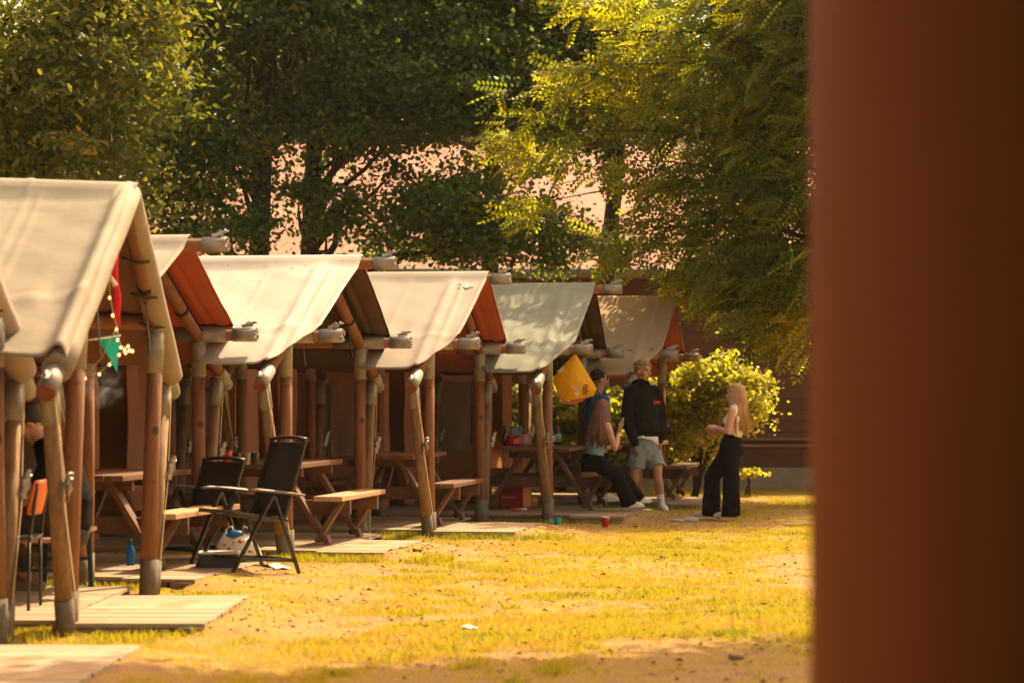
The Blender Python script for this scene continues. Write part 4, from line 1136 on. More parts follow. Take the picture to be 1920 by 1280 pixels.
def woman_seated():
    y0 = 28.2; sx = P(1115, 0, y0).x; o = V3((sx, y0, .50))
    root = thing('person', 'woman with very long brown hair and teal top sitting on a bench end', 'person', o)
    f = V3((.86, .5, 0)).normalized(); R_ = V3((.5, -.86, 0)).normalized()   # her right, towards the camera
    pel = P(1113, 868, y0); waist = P(1114, 846, y0); chest = P(1119, 815, y0); nb = P(1125, 793, y0); hc = P(1131, 768, y0)
    shR = P(1139, 798, y0 - .13); shL = P(1110, 797, y0 + .15)
    elR = P(1153, 842, y0 - .16); wrR = P(1160, 812, y0 - .02); elL = P(1128, 842, y0 + .2); wrL = P(1145, 838, y0 + .2)
    hR = pel + R_ * .09; hL = pel - R_ * .09
    kR = P(1157, 892, y0 - .05); aR = P(1180, 944, y0 + .02); kL = P(1163, 890, y0 + .28); aL = P(1196, 934, y0 + .40)
    tR = P(1196, 950, y0 + .1); tL = P(1212, 942, y0 + .5)
    for a, t in ((aR, tR), (aL, tL)): a.z = max(a.z, .16); t.z = a.z - .06
    hf = V3((.80, .60, -.1)); up = V3((0.02, 0, 1))
    mb = MB()
    limb(mb, [pel - V3((0, 0, .03)), pel + V3((0, 0, .06)), waist, waist.lerp(chest, .6), chest, chest.lerp(nb, .7), nb], [(.150, .125), (.148, .105), (.125, .085), (.132, .095), (.140, .10), (.115, .075), (.055, .05)], 16, R_)
    limb(mb, [nb - V3((0, 0, .03)), nb + V3((0, 0, .03)), hc - V3((0, 0, .05))], [.055, .047, .046])
    for a, b, c in ((shL, elL, wrL), (shR, elR, wrR)): limb(mb, [a, a.lerp(b, .5), b, b.lerp(c, .4), c], [.046, .041, .036, .034, .024])
    for h, kn, an in ((hL, kL, aL), (hR, kR, aR)): limb(mb, [h, h.lerp(kn, .5), kn, kn.lerp(an, .35), an - V3((0, 0, .03))], [.092, .08, .056, .05, .034])
    hand(mb, wrR, (.12, .1, .9), (.7, .4, 0), 1, .9, .75); hand(mb, wrL, (.8, .3, .2), (0, 0, 1), -1, .9, .6)
    head_mesh(mb, hc, hf, up, .94)
    mb.build('body', M['skin'], root, o, remesh=.007, smooth=3)
    face_parts(root, hc, hf, up, o, .94, 'hair_brown')
    mb = MB(); limb(mb, [waist - V3((0, 0, .085)), waist + V3((0, 0, .0)), waist.lerp(chest, .6), chest + V3((0, 0, .02)), chest.lerp(nb, .5)], [(.142, .102), (.138, .098), (.144, .108), (.150, .112), (.125, .085)], 16, R_)
    mb.build('tank_top', M['teal_top'], root, o, remesh=.010, smooth=3, disp=(.016, .04))
    mb = MB(); mb.loft([pel - V3((0, 0, .10)), pel - V3((0, 0, .03)), pel + V3((0, 0, .05)), waist - V3((0, 0, .035))], [(.150, .125), (.174, .142), (.170, .134), (.156, .116)], 18, side=R_)
    for h, kn, an in ((hL, kL, aL), (hR, kR, aR)): mb.loft([h, h.lerp(kn, .5), kn, kn.lerp(an, .5), an - V3((0, 0, .02))], [.105, .100, .088, .088, .094], 14)
    mb.build('trousers', M['black_cloth'], root, o, remesh=.011, smooth=2, disp=(.02, .07))
    shoe('shoe', root, o, aR, tR, M['shoe']); shoe('shoe', root, o, aL, tL, M['shoe'])
    long_hair(root, o, hc, hf, up, M['hair_brown'], .37, .97, 8, (-.14, -.02, -1), .145)
    ph = thing('smartphone', 'dark smartphone held upright by the seated woman with brown hair', 'phone', wrR + V3((.035, .03, .11)), rot=(.1, .25, -.5))
    mb = MB(); mb.box((0, 0, 0), (.010, .072, .150)); mb.build('case', M['grey_plastic'], ph, bevel=.004)
    mb = MB(); mb.box((.0065, 0, 0), (.002, .064, .138)); mb.build('screen', M['glass_dark'], ph)
woman_seated()

def man_blue():
    y0 = 29.9; o = V3((P(1122, 0, y0).x, y0, DECK_TOP))
    root = thing('person', 'dark haired person in blue shirt standing turned away behind the seated woman', 'person', o)
    f = V3((.85, .53, 0)).normalized(); R_ = V3((.53, -.85, 0)).normalized()
    pel = P(1118, 850, y0); chest = P(1120, 778, y0); nb = P(1121, 742, y0); hc = P(1124, 712, y0)
    shR = P(1134, 750, y0 - .15); shL = P(1103, 749, y0 + .15); elR = P(1136, 795, y0 - .2); wrR = P(1150, 830, y0 - .1); elL = P(1100, 795, y0 + .2); wrL = P(1108, 838, y0 + .2)
    hR = pel + R_ * .09; hL = pel - R_ * .09; kR = P(1128, 892, y0 - .1); kL = P(1114, 892, y0 + .1); aR = P(1136, 938, y0 - .1); aL = P(1118, 936, y0 + .12)
    aR.z = aL.z = DECK_TOP + .10; tR = aR + f * .15; tL = aL + f * .15; tR.z = tL.z = DECK_TOP + .045
    hf = V3((.90, .42, -.04)); up = V3((0, 0, 1))
    mb = MB()
    limb(mb, [pel - V3((0, 0, .05)), pel + V3((0, 0, .06)), pel.lerp(chest, .5), chest, chest.lerp(nb, .65), nb], [(.16, .115), (.15, .11), (.138, .10), (.16, .11), (.14, .085), (.066, .06)], 16, R_)
    limb(mb, [nb - V3((0, 0, .03)), nb + V3((0, 0, .04)), hc - V3((0, 0, .05))], [.062, .056, .054])
    for a, b, c in ((shL, elL, wrL), (shR, elR, wrR)): limb(mb, [a, a.lerp(b, .5), b, b.lerp(c, .4), c], [.052, .046, .040, .038, .027])
    for h, kn, an in ((hL, kL, aL), (hR, kR, aR)): limb(mb, [h, h.lerp(kn, .5), kn, kn.lerp(an, .35), an - V3((0, 0, .03))], [.09, .077, .056, .056, .036])
    hand(mb, wrR, (.5, .2, -.4), (0, .7, .2), 1, 1, .6); hand(mb, wrL, (.1, 0, -1), (.5, -.8, 0), -1, 1, .4)
    head_mesh(mb, hc, hf, up, .98); mb.build('body', M['skin_tan'], root, o, remesh=.007, smooth=3)
    face_parts(root, hc, hf, up, o, .98, 'hair_dark')
    mb = MB(); limb(mb, [pel - V3((0, 0, .02)), pel.lerp(chest, .5), chest, chest.lerp(nb, .5), chest.lerp(nb, .85)], [(.175, .13), (.165, .128), (.178, .13), (.165, .108), (.10, .085)], 16, R_)
    for a, b in ((shL, elL), (shR, elR)): limb(mb, [a.lerp(nb, .2), a, a.lerp(b, .75)], [.066, .068, .066])
    mb.build('shirt', M['blue_cloth'], root, o, remesh=.011, smooth=3, disp=(.018, .08))
    mb = MB(); 
    for s in (-.10, .10):
        pts = [chest + R_ * s - f * .13 - V3((0, 0, .12)), chest + R_ * s - f * .145 + V3((0, 0, .06)), nb + R_ * s * .85 - f * .055 - V3((0, 0, .01)), nb + R_ * s * .85 + f * .04 - V3((0, 0, .04)), chest + R_ * s + f * .15]
        mb.loft(pts, [(.018, .005)] * 5, 8, side=R_)
    mb.build('bag_straps', M['strap'], root, o)
    mb = MB(); limb(mb, [pel - V3((0, 0, .06)), pel + V3((0, 0, .05))], [(.168, .128), (.165, .125)], 16, R_)
    for h, kn, an in ((hL, kL, aL), (hR, kR, aR)): mb.loft([h, h.lerp(kn, .5), kn, kn.lerp(an, .8)], [.105, .095, .075, .065], 12)
    mb.build('trousers', M['black_cloth'], root, o, remesh=.012, smooth=2)
    shoe('shoe', root, o, aR, tR, M['shoe']); shoe('shoe', root, o, aL, tL, M['shoe'])
    hfn = hf.normalized(); r = hfn.cross(up).normalized(); u2 = r.cross(hfn); Rm = Matrix((r, hfn, u2)).transposed(); g = random.Random(14); mb = MB()
    mb.ellipsoid(hc + hfn * -.024 + u2 * .046, (.083, .094, .086), Rm, nu=16, nv=10)
    for q in range(130):
        d = V3((g.gauss(0, 1), g.gauss(-.5, 1), abs(g.gauss(.3, .8)) - .25)).normalized(); p = hc + hfn * -.024 + u2 * .046 + r * d.x * .083 + hfn * d.y * .094 + u2 * d.z * .086
        if d.y > .55 and d.z < .35: continue
        n_ = (r * d.x + hfn * d.y + u2 * d.z)
        mb.loft([p - n_ * .008, p + n_ * .006 + u2 * .004, p + n_ * .006 - u2 * .018], [.010, .009, .003], 6)
    mb.build('hair', M['hair_dark'], root, o)
man_blue()

def person_bench():
    y0 = 16.25; o = V3((P(128, 0, y0).x, y0, .49))
    root = thing('person', 'person in black clothes hunched on a bench behind the nearest tent posts', 'person', o)
    f = V3((-1, .08, 0)).normalized(); L = V3((-.08, -1, 0)).normalized()
    pel = P(130, 982, y0); waist = P(132, 940, y0); chest = P(115, 880, y0); nb = P(80, 828, y0); hc = P(58, 792, y0)
    shL = P(98, 850, y0 - .18); shR = P(98, 848, y0 + .18); elL = P(72, 920, y0 - .22); elR = P(72, 920, y0 + .22); wrL = P(38, 945, y0 - .1); wrR = P(38, 945, y0 + .1)
    hL = pel + L * .1; hR = pel - L * .1; kL = P(22, 990, y0 - .12); kR = P(20, 988, y0 + .14); aL = P(62, 1085, y0 - .1); aR = P(50, 1085, y0 + .16)
    aL.z = .19; aR.z = .19; tL = aL + V3((-.14, 0, 0)); tR = aR + V3((-.14, 0, 0)); tL.z = tR.z = DECK_TOP + .05
    hf = V3((-.9, .05, -.4)); up = V3((-.4, 0, .9))
    mb = MB()
    limb(mb, [pel - V3((0, 0, .04)), pel + V3((0, 0, .06)), waist, chest, chest.lerp(nb, .6), nb], [(.17, .13), (.16, .12), (.15, .115), (.17, .12), (.14, .09), (.066, .06)], 16, L)
    limb(mb, [nb, nb.lerp(hc, .4), hc - V3((0, 0, .03))], [.062, .056, .054])
    for a, b, c in ((shL, elL, wrL), (shR, elR, wrR)): limb(mb, [a, a.lerp(b, .5), b, b.lerp(c, .4), c], [.054, .048, .042, .040, .028])
    for h, kn, an in ((hL, kL, aL), (hR, kR, aR)): limb(mb, [h, h.lerp(kn, .5), kn, kn.lerp(an, .35), an - V3((0, 0, .03))], [.095, .08, .06, .058, .037])
    hand(mb, wrL, (-.8, .2, .1), (0, .6, .2), 1, 1, .6); hand(mb, wrR, (-.8, -.2, .1), (0, -.6, .2), -1, 1, .6)
    head_mesh(mb, hc, hf, up); mb.build('body', M['skin'], root, o, remesh=.008, smooth=3)
    face_parts(root, hc, hf, up, o, 1, 'hair_dark')
    mb = MB(); limb(mb, [pel, waist, chest, chest.lerp(nb, .5), chest.lerp(nb, .85)], [(.19, .15), (.18, .155), (.195, .145), (.165, .11), (.10, .085)], 16, L)
    for a, b in ((shL, elL), (shR, elR)): limb(mb, [a.lerp(nb, .2), a, a.lerp(b, .8)], [.07, .074, .07])
    mb.build('shirt', M['black_cloth'], root, o, remesh=.012, smooth=3, disp=(.02, .1))
    mb = MB(); limb(mb, [pel - V3((0, 0, .05)), pel + V3((0, 0, .06))], [(.185, .14), (.178, .14)], 16, L)
    for h, kn, an in ((hL, kL, aL), (hR, kR, aR)): mb.loft([h, h.lerp(kn, .5), kn, kn.lerp(an, .8)], [.11, .10, .078, .062], 12)
    mb.build('trousers', mat('dark_brown_trousers', (.05, .032, .022), None, 8, rough=.9), root, o, remesh=.012, smooth=2)
    shoe('shoe', root, o, aL, tL, M['shoe_brown']); shoe('shoe', root, o, aR, tR, M['shoe_brown'])
    mb = MB(); r = f.cross(V3(up)).normalized(); mb.ellipsoid(hc - V3(hf).normalized() * .025 + V3(up).normalized() * .045, (.09, .10, .09)); mb.build('hair', M['hair_dark'], root, o, disp=(.02, .02))
person_bench()

# bench and orange chair beside them
bc = (P(98, 0, 16.6).x, 16.6)
b = thing('bench', 'folding bench with dark green legs under the hunched person in black', 'bench', (bc[0], bc[1], DECK_TOP))
mb = MB(); mb.box((0, -.0, .405), (.36, 1.5, .03)); mb.build('seat', M['bench_wood'], b, bevel=.006)
gm = mat('dark_green_metal', (.015, .035, .025), None, 9, rough=.4)
for sy in (-.58, .58):
    for sx in (-.15, .15):
        mb = MB(); mb.beam((sx, sy, .39), (sx * 1.1, sy, 0), .03, .03, (0, 1, 0)); mb.build('leg', gm, b)
    mb = MB(); mb.beam((-.15, sy, .2), (.15, sy, .2), .02, .025); mb.build('leg_brace', gm, b)
c0 = P(42, 0, 16.0)
ch = thing('plastic_chair', 'chair with orange plastic back, half hidden beside the hunched person at the left edge', 'chair', (-3.03, 15.45, DECK_TOP), 0)
def shell(name, fn, nq, np_, m='orange_plastic'):
    mb = MB(); vs = [fn(q / nq, -1 + 2 * p / np_) for q in range(nq + 1) for p in range(np_ + 1)]; n_ = np_ + 1
    mb.add(vs, [(q * n_ + p, q * n_ + p + 1, (q + 1) * n_ + p + 1, (q + 1) * n_ + p) for q in range(nq) for p in range(np_)], 0, True)
    o_ = mb.build(name, M[m], ch); md = o_.modifiers.new('thickness', 'SOLIDIFY'); md.thickness = .012
shell('backrest', lambda t, q: (.02 + .05 * t - .05 * q * q, q * (.20 - .03 * (2 * t - 1) ** 4), .60 + .22 * t), 10, 8)
shell('seat', lambda t, q: (-.40 + .40 * t, q * .20, .44 - .02 * math.sin(t * 3.1) + .02 * q * q), 10, 8, 'black_metal')
for sx, sy in ((-.36, -.18), (-.36, .18), (-.02, -.18), (-.02, .18)):
    mb = MB(); mb.tube((sx, sy, .43), (sx * 1.08, sy * 1.1, 0), .011, n=8)
    if sx > -.1: mb.tube((sx, sy, .43), (.03, sy * .9, .80), .011, n=8)
    mb.build('leg', M['black_metal'], ch)
# ------------------------------------------------------------------ things on and around the tables
def prop(name, label, cat, loc, rot=(0, 0, 0), group=None): return thing(name, label, cat, loc, rot=rot, group=group)
def bottle(label, px, Y, z, h, r, m, cap, lab=None, group=None, name='bottle'):
    x = P(px, 0, Y).x; o = prop(name, label, 'bottle', (x, Y, z), group=group)
    mb = MB(); mb.lathe((0, 0, 0), [(r * .9, 0), (r, .01), (r, h * .55), (r * .8, h * .66), (r * .36, h * .78), (r * .34, h * .95)], 14); mb.build('glass_body', m, o)
    mb = MB(); mb.lathe((0, 0, 0), [(r * .40, h * .80), (r * .42, h * .99), (r * .38, h)], 12); mb.build('cap', cap, o)
    if lab: mb = MB(); mb.lathe((0, 0, 0), [(r * 1.02, h * .14), (r * 1.02, h * .46)], 16); mb.build('label', lab, o)
    return o
TZ = DECK_TOP + .738
bottle('wine bottle with red cap and white label on the crowded table', 1046, 29.9, TZ, .31, .040, M['glass_green'], M['red_plastic'], M['label_white'])
bottle('dark bottle with a dark cap beside the red capped wine bottle', 1035, 29.7, TZ, .27, .040, M['glass_dark'], M['black_metal'], M['label_white'])
bottle('blue bottle at the left of the dark bottle on the crowded table', 1027, 30.0, TZ, .20, .034, M['blue_plastic'], M['blue_plastic'])
bottle('dark bottle with teal cap on the left end of the crowded table', 947, 29.4, TZ, .25, .045, M['glass_dark'], M['teal_plastic'], None)
bottle('tall dark bottle behind the leaning leg on the crowded table', 975, 29.8, TZ, .30, .040, M['glass_dark'], M['black_metal'])
x = P(965, 0, 29.45).x
o = prop('red_pack', 'crumpled red snack bag standing below the teal carton on the table', 'bag', (x, 29.35, TZ), (0, 0, .2))
mb = MB(); mb.loft([(0, 0, 0), (0, 0, .04), (0, 0, .10), (0, 0, .125)], [(.085, .045), (.095, .055), (.085, .04), (.095, .006)], 14, side=(1, 0, 0)); mb.build('bag_body', M['red_plastic'], o, disp=(.03, .04))
mb = MB(); mb.box((.01, -.056, .055), (.07, .006, .05)); mb.build('print', M['gold_card'], o)
o = prop('carton', 'teal carton standing behind the red snack bag on the table', 'carton', (x, 29.55, TZ), (0, 0, .15))
mb = MB(); mb.box((0, 0, .12), (.11, .08, .24)); mb.build('box_body', M['teal_plastic'], o, bevel=.006)
mb = MB(); mb.box((0, -.0415, .16), (.08, .003, .10)); mb.build('print', M['grey_plastic'], o)
o = prop('snack_bag', 'crumpled lilac bag beside the red snack bag on the table', 'bag', (P(981, 0, 29.4).x, 29.4, TZ))
mb = MB(); mb.loft([(0, 0, 0), (0, 0, .05), (0, 0, .11), (0, 0, .14)], [(.05, .035), (.06, .045), (.05, .035), (.055, .008)], 12, side=(1, 0, 0)); mb.build('bag_body', M['lilac'], o, disp=(.03, .04))
mb = MB(); mb.beam((-.05, 0, .138), (.05, 0, .138), .012, .008); mb.build('seal', M['white_ink'], o)
o = prop('plate', 'yellow food on a pale plate beside the bottles', 'plate', (P(1026, 0, 29.4).x, 29.4, TZ))
mb = MB(); mb.lathe((0, 0, 0), [(.06, 0), (.10, .012), (.105, .016)], 18); mb.build('dish', M['white_cloth'], o)
g = random.Random(5); mb = MB()
for k in range(14): mb.ellipsoid((g.uniform(-.05, .05), g.uniform(-.05, .05), .025 + g.random() * .02), (.022, .016, .012), nu=8, nv=5)
mb.build('food', M['print_yellow'], o)

# red drink carton under the table, and small litter
cx = P(966, 0, 29.0)
o = prop('drinks_box', 'red cardboard drinks box lying open under the crowded table', 'box', (cx.x, 29.0, DECK_TOP + .0), (0, 0, -.45))
mb = MB(); mb.box((0, 0, .135), (.32, .26, .27)); mb.build('carton_body', M['red_card'], o, bevel=.006)
mb = MB(); mb.box((.161, 0, .135), (.004, .22, .22)); mb.build('printed_end', M['gold_card'], o)
mb = MB(); mb.box((-.03, -.1315, .14), (.18, .003, .02)); mb.box((-.07, -.1315, .05), (.06, .003, .016)); mb.build('print', M['gold_card'], o)
mb = MB(); mb.box((.06, .03, .283), (.20, .20, .006), (.12, .2, 0)); mb.build('flap', M['red_card'], o)
o = prop('tin', 'short round tin lying beside the red drinks box', 'tin', (P(998, 0, 29.1).x, 29.1, DECK_TOP + .07))
mb = MB(); mb.tube((-.07, 0, 0), (.07, 0, 0), .065, n=16); mb.build('tin_body', M['gold_card'], o)
mb = MB(); mb.tube((.068, 0, 0), (.074, 0, 0), .068, n=16); mb.build('rim', M['red_plastic'], o)
p = ground_at(972, 958, DECK_TOP)
o = prop('spray_can', 'small orange and white tube lying on the deck edge below the red box', 'tube', (p.x, p.y, DECK_TOP + .02), (0, 0, .1))
mb = MB(); mb.tube((-.09, 0, 0), (.03, 0, 0), .02, n=12); mb.build('tube_body', M['orange_plastic'], o)
mb = MB(); mb.tube((.03, 0, 0), (.10, 0, 0), .021, .017, 12); mb.build('cap', M['white_cloth'], o)

def cup(label, loc, m, h=.11, r=.042, tilt=(0, 0, 0), rim=None):
    o = prop('cup', label, 'cup', loc, tilt, group=None)
    mb = MB(); mb.lathe((0, 0, 0), [(r * .70, 0), (r * .74, .004), (r * .86, h * .5), (r, h), (r * .95, h), (r * .82, h * .5), (r * .66, .01)], 18); mb.build('cup_body', m, o)
    mb = MB(); mb.lathe((0, 0, 0), [(r * 1.0, h - .006), (r * 1.06, h - .002), (r * 1.0, h + .003)], 18); mb.build('rim', rim or m, o)
    return o
p = ground_at(1045, 987); cup('teal plastic cup standing on the ground by the post foot', (p.x, p.y, gh(p.x, p.y)), M['teal_plastic'], .11, .042)
p = ground_at(1031, 986); cup('clear plastic cup on the ground left of the teal cup', (p.x, p.y, gh(p.x, p.y)), M['clear_plastic'], .10, .038, (0, .25, 0))
p = ground_at(1135, 985); cup('red cup standing on the ground in front of the shaded deck', (p.x, p.y, gh(p.x, p.y)), M['red_plastic'], .11, .042, rim=M['white_cloth'])
cup('red party cup on the table behind the folding chairs', (P(425, 0, 21.6).x, 21.6, TZ), M['red_plastic'], .125, .05, rim=M['red_plastic'])
cup('black mug on the table right of the red party cup', (P(444, 0, 21.7).x, 21.7, TZ), M['black_metal'], .10, .038)
cup('grey beige mug on the table right of the black mug', (P(461, 0, 21.65).x, 21.65, TZ), M['grey_plastic'], .10, .045)
cup('black beaker at the right end of the mugs, next to the high chair back', (P(478, 0, 21.7).x, 21.7, TZ), M['black_metal'], .10, .04)

# printed shopping bag and black box under the chair
p = P(450, 0, 19.9)
o = prop('shopping_bag', 'white plastic bag with coloured prints behind the legs of the high backed chair', 'bag', (p.x, 19.75, DECK_TOP - .02), (0, 0, .1))
mb = MB()
mb.loft([(0, 0, 0), (0, 0, .06), (0, 0, .17), (.005, 0, .25)], [(.20, .08), (.205, .10), (.165, .08), (.12, .02)], 22, side=(1, 0, 0)); mb.build('bag_body', M['party_bag'], o, disp=(.05, .07))
mb = MB()
for s in (-1, 1): mb.loft([(s * .09, 0, .22), (s * .10, .01, .28), (s * .05, .0, .31), (s * .03, .0, .25)], [(.012, .004)] * 4, 6)
mb.build('handles', M['party_bag'], o)
g = random.Random(3)
for nm, m in (('green_print', M['print_green']), ('yellow_print', M['print_yellow']), ('red_print', M['print_red'])):
    mb = MB()
    for k in range(6):
        a = g.uniform(-.15, .15); z = g.uniform(.03, .19); mb.ellipsoid((a * (1 - z), -.098 + abs(a) * .25 + .02 * (z > .12), z), (g.uniform(.01, .024), .012, g.uniform(.01, .035)), nu=8, nv=6)
    mb.build(nm, m, o)
mb = MB(); mb.ellipsoid((-.02, 0, .235), (.08, .05, .045)); mb.build('blue_contents', M['blue_plastic'], o)
p = ground_at(408, 1068, .04)
o = prop('storage_box', 'low black box with a pale lid under the seat of the high backed chair', 'box', (p.x, p.y + .08, .055), (0, 0, .08))
mb = MB(); mb.box((0, 0, .055), (.30, .24, .11)); mb.build('box_body', M['black_metal'], o, bevel=.006)
mb = MB(); mb.box((0, 0, .118), (.32, .26, .016)); mb.build('lid', M['party_bag'], o, bevel=.004)
p = ground_at(520, 1071)
o = prop('paper_sheet', 'white paper sheet on the soil right of the high backed chair', 'paper', (p.x, p.y, gh(p.x, p.y) + .012), (.02, .06, -.5))
mb = MB(); vs = [(-.11 + .22 * a / 6, -.08 + .16 * b / 4, .012 * math.sin(a * 1.1) + .01 * math.cos(b * 1.7)) for b in range(5) for a in range(7)]
mb.add(vs, [(b * 7 + a, b * 7 + a + 1, b * 7 + a + 8, b * 7 + a + 7) for b in range(4) for a in range(6)], 0, True); mb.build('sheet', M['paper'], o)
mb = MB(); mb.box((.02, .0, .022), (.10, .004, .002)); mb.build('fold', M['grey_plastic'], o)
p = ground_at(245, 1050, DECK_TOP)
bottle('blue water bottle on the deck below the bench of the second tent', 245, 19.3, DECK_TOP, .21, .035, M['blue_plastic'], M['blue_plastic'])
p = ground_at(877, 1178)
o = prop('wrapper', 'pale green crumpled wrapper lying on the open lawn', 'litter', (p.x, p.y, gh(p.x, p.y) + .018))
mb = MB(); mb.ellipsoid((0, 0, 0), (.035, .03, .016)); mb.build('foil', mat('pale_green_wrapper', (.45, .75, .42), (.7, .85, .6), 20, rough=.3), o, disp=(.03, .02))
mb = MB(); mb.ellipsoid((.04, 0, -.004), (.022, .018, .009)); mb.build('torn_corner', M['white_ink'], o, disp=(.02, .02))
for (px, py, s, lab) in ((1293, 974, .11, 'flat pale stone on the lawn between the two standing people'), (1272, 976, .07, 'smaller pale stone left of the flat stone on the lawn'), (1065, 988, .03, 'tiny white pebble on the lawn beyond the teal cup'), (1213, 965, .06, 'pale crumpled napkin near the shoes of the standing man')):
    p = ground_at(px, py); mb = MB(); mb.ellipsoid((0, 0, 0), (s, s * .7, s * .28), nu=12, nv=8)
    o = mb.build('stone' if 'stone' in lab or 'pebble' in lab else 'napkin', M['rock'] if 'stone' in lab else M['paper'], None, disp=(s * .5, s * .5)); o.location = (p.x, p.y, gh(p.x, p.y) + s * .14); tag(o, lab, 'stone' if 'napkin' not in lab else 'napkin')
for (px, py, lab) in ((782, 1043, 'dark loose block of wood on the soil in front of the sunlit deck'), (1380, 1231, 'dark reddish bark chip on the lawn near the brown pillar'), (1245, 1043, 'small dark twig lump on the far lawn')):
    p = ground_at(px, py); mb = MB(); mb.box((0, 0, 0), (.075, .05, .035), (.1, .1, .5)); o = mb.build('wood_chip', M['deck_beam'], None, bevel=.008); o.location = (p.x, p.y, gh(p.x, p.y) + .012); tag(o, lab, 'wood chip')

# ------------------------------------------------------------------ yellow carrier bag on the eave pole
def carrier_bag():
    Y = 27.75; top = P(1079, 662, Y)
    o = prop('carrier_bag', 'yellow carrier bag with black lettering hanging by one strap from the eave pole', 'bag', top)
    outline = [(1079, 662), (1119, 728), (1113, 742), (1098, 746), (1060, 752), (1052, 738), (1036, 717), (1041, 704), (1056, 685)]
    px = [(P(a, b, Y) - top) for a, b in outline]
    # front and back skins puffed between the outline
    mb = MB(); n = len(px); cen = sum(px, V3((0, 0, 0))) / n
    rings = 7
    for s in (-1, 1):
        vs = []
        for k in range(rings):
            t = k / (rings - 1)
            for q in range(n * 4):
                a = px[q // 4].lerp(px[(q // 4 + 1) % n], (q % 4) / 4)
                pt = cen.lerp(a, max(1 - t, .02)); puff = .075 * (1 - (1 - t) ** 2)
                pt = pt + V3((0, s * puff, 0)) + V3((0, 1, 0)) * .022 * mnoise.noise(V3((pt.x * 9 + pt.z * 9, pt.z * 22 - pt.x * 10, s)))
                vs.append(pt)
        m_ = n * 4; fs = []
        for k in range(rings - 1):
            for q in range(m_): q2 = (q + 1) % m_; fs.append((k * m_ + q, k * m_ + q2, (k + 1) * m_ + q2, (k + 1) * m_ + q) if s < 0 else (k * m_ + q2, k * m_ + q, (k + 1) * m_ + q, (k + 1) * m_ + q2))
        mb.add(vs, fs, 0, True)
    mb.build('bag_body', M['yellow_bag'], o)
    mb = MB()
    low = [(1041, 722), (1060, 754), (1098, 747), (1092, 752), (1075, 757), (1056, 757), (1046, 738)]
    q = [P(a, b, Y + .02) - top for a, b in low]
    mb.add([v + V3((0, -.03, 0)) for v in q] + [v + V3((0, .06, 0)) for v in q], [tuple(range(7)), tuple(reversed(range(7, 14)))] + [(k, 7 + k, 7 + (k + 1) % 7, (k + 1) % 7) for k in range(7)])
    mb.build('bag_base', M['orange_bag'], o)
    mb = MB(); mb.loft([V3((0, 0, -.02)), V3((-.004, -.01, .06)), V3((0.0, -.03, .12))], [(.012, .005)] * 3, 8); mb.loft([V3((0, -.085, .115 + .075 * 0)), V3((0, -.0, .21)), V3((0, .085, .12))], [(.012, .004)] * 3, 8)
    mb.build('strap', M['strap'], o)
    mb = MB(); e = P(1119, 733, Y - .03) - top; mb.loft([e, e + V3((.03, -.02, -.02)), e + V3((.035, -.01, -.09)), e + V3((.01, 0, -.07))], [(.014, .006)] * 4, 8); mb.build('handle', M['strap'], o)
    mb = MB(); e = P(1052, 692, Y - .03) - top; mb.add([e + V3((-.05, -.02, -.03)), e + V3((.03, -.03, .045)), e + V3((.03, -.035, -.03))], [(0, 1, 2)]); mb.build('white_patch', M['white_ink'], o)
    def text(body, name, m, at, size, roll):
        cu = bpy.data.curves.new(name, 'FONT'); cu.body = body; cu.size = size; cu.extrude = .001; cu.offset = .0022
        t = bpy.data.objects.new(name, cu); COL.objects.link(t)
        me = bpy.data.meshes.new_from_object(t.evaluated_get(bpy.context.evaluated_depsgraph_get()))
        bpy.data.objects.remove(t); me.materials.clear(); me.materials.append(m)
        ob = bpy.data.objects.new(name, me); COL.objects.link(ob); ob.parent = o; ob.location = at; ob.rotation_euler = Euler((math.pi / 2, roll, 0)); ob.scale = (.56, 1, 1)
        return ob
    bpy.context.view_layer.update()
    text('Hallo', 'black_lettering', M['black_ink'], P(1092, 721, Y) - top + V3((0, -.135, 0)), .098, math.radians(86))
    text('Jumbo', 'white_lettering', M['white_ink'], P(1077, 724, Y) - top + V3((0, -.135, 0)), .085, math.radians(84))
carrier_bag()

# ------------------------------------------------------------------ fairy lights, pennant and ribbons of the near tent
Yl = 15.75
pts = [(204, 478), (203, 518), (206, 555), (212, 588), (219, 614), (221, 634), (227, 648), (234, 652), (241, 646), (243, 654), (249, 655), (236, 658), (224, 662), (206, 680), (187, 698), (160, 706), (144, 727)]
o = prop('fairy_lights', 'string of small warm round bulbs hanging from the gable of the near tent', 'string lights', P(204, 478, Yl))
W0 = [P(a, b, Yl + .02 * (k % 3)) for k, (a, b) in enumerate(pts)]
mb = MB(); mb.loft([w - W0[0] for w in W0], [.0045] * len(W0), 6); mb.loft([W0[4] - W0[0], P(190, 672, Yl) - W0[0], P(150, 712, Yl) - W0[0]], [.004] * 3, 6); mb.build('cable', M['cord'], o)
for k, w in enumerate(W0[1:]):
    mb = MB(); mb.ellipsoid((0, 0, 0), (.010, .010, .012), nu=10, nv=7); bb = mb.build('bulb', M['bulb'], o); bb.location = w - W0[0] + V3((0, -.012, -.012))
o = prop('pennant', 'teal triangular pennant on a pale cord under the near tent gable', 'pennant', P(184, 636, Yl + .1))
q = [P(184, 636, Yl + .1), P(226, 630, Yl + .1), P(220, 698, Yl + .06)]
mb = MB(); vs = []; N_ = 7
for a in range(N_ + 1):
    for b_ in range(N_ + 1 - a):
        u, v = a / N_, b_ / N_; pt = q[0] * (1 - u - v) + q[1] * u + q[2] * v - q[0]; vs.append(pt + V3((0, .02 * math.sin(u * 5 + v * 4), 0)))
idx = {}; c_ = 0
for a in range(N_ + 1):
    for b_ in range(N_ + 1 - a): idx[(a, b_)] = c_; c_ += 1
fs = []
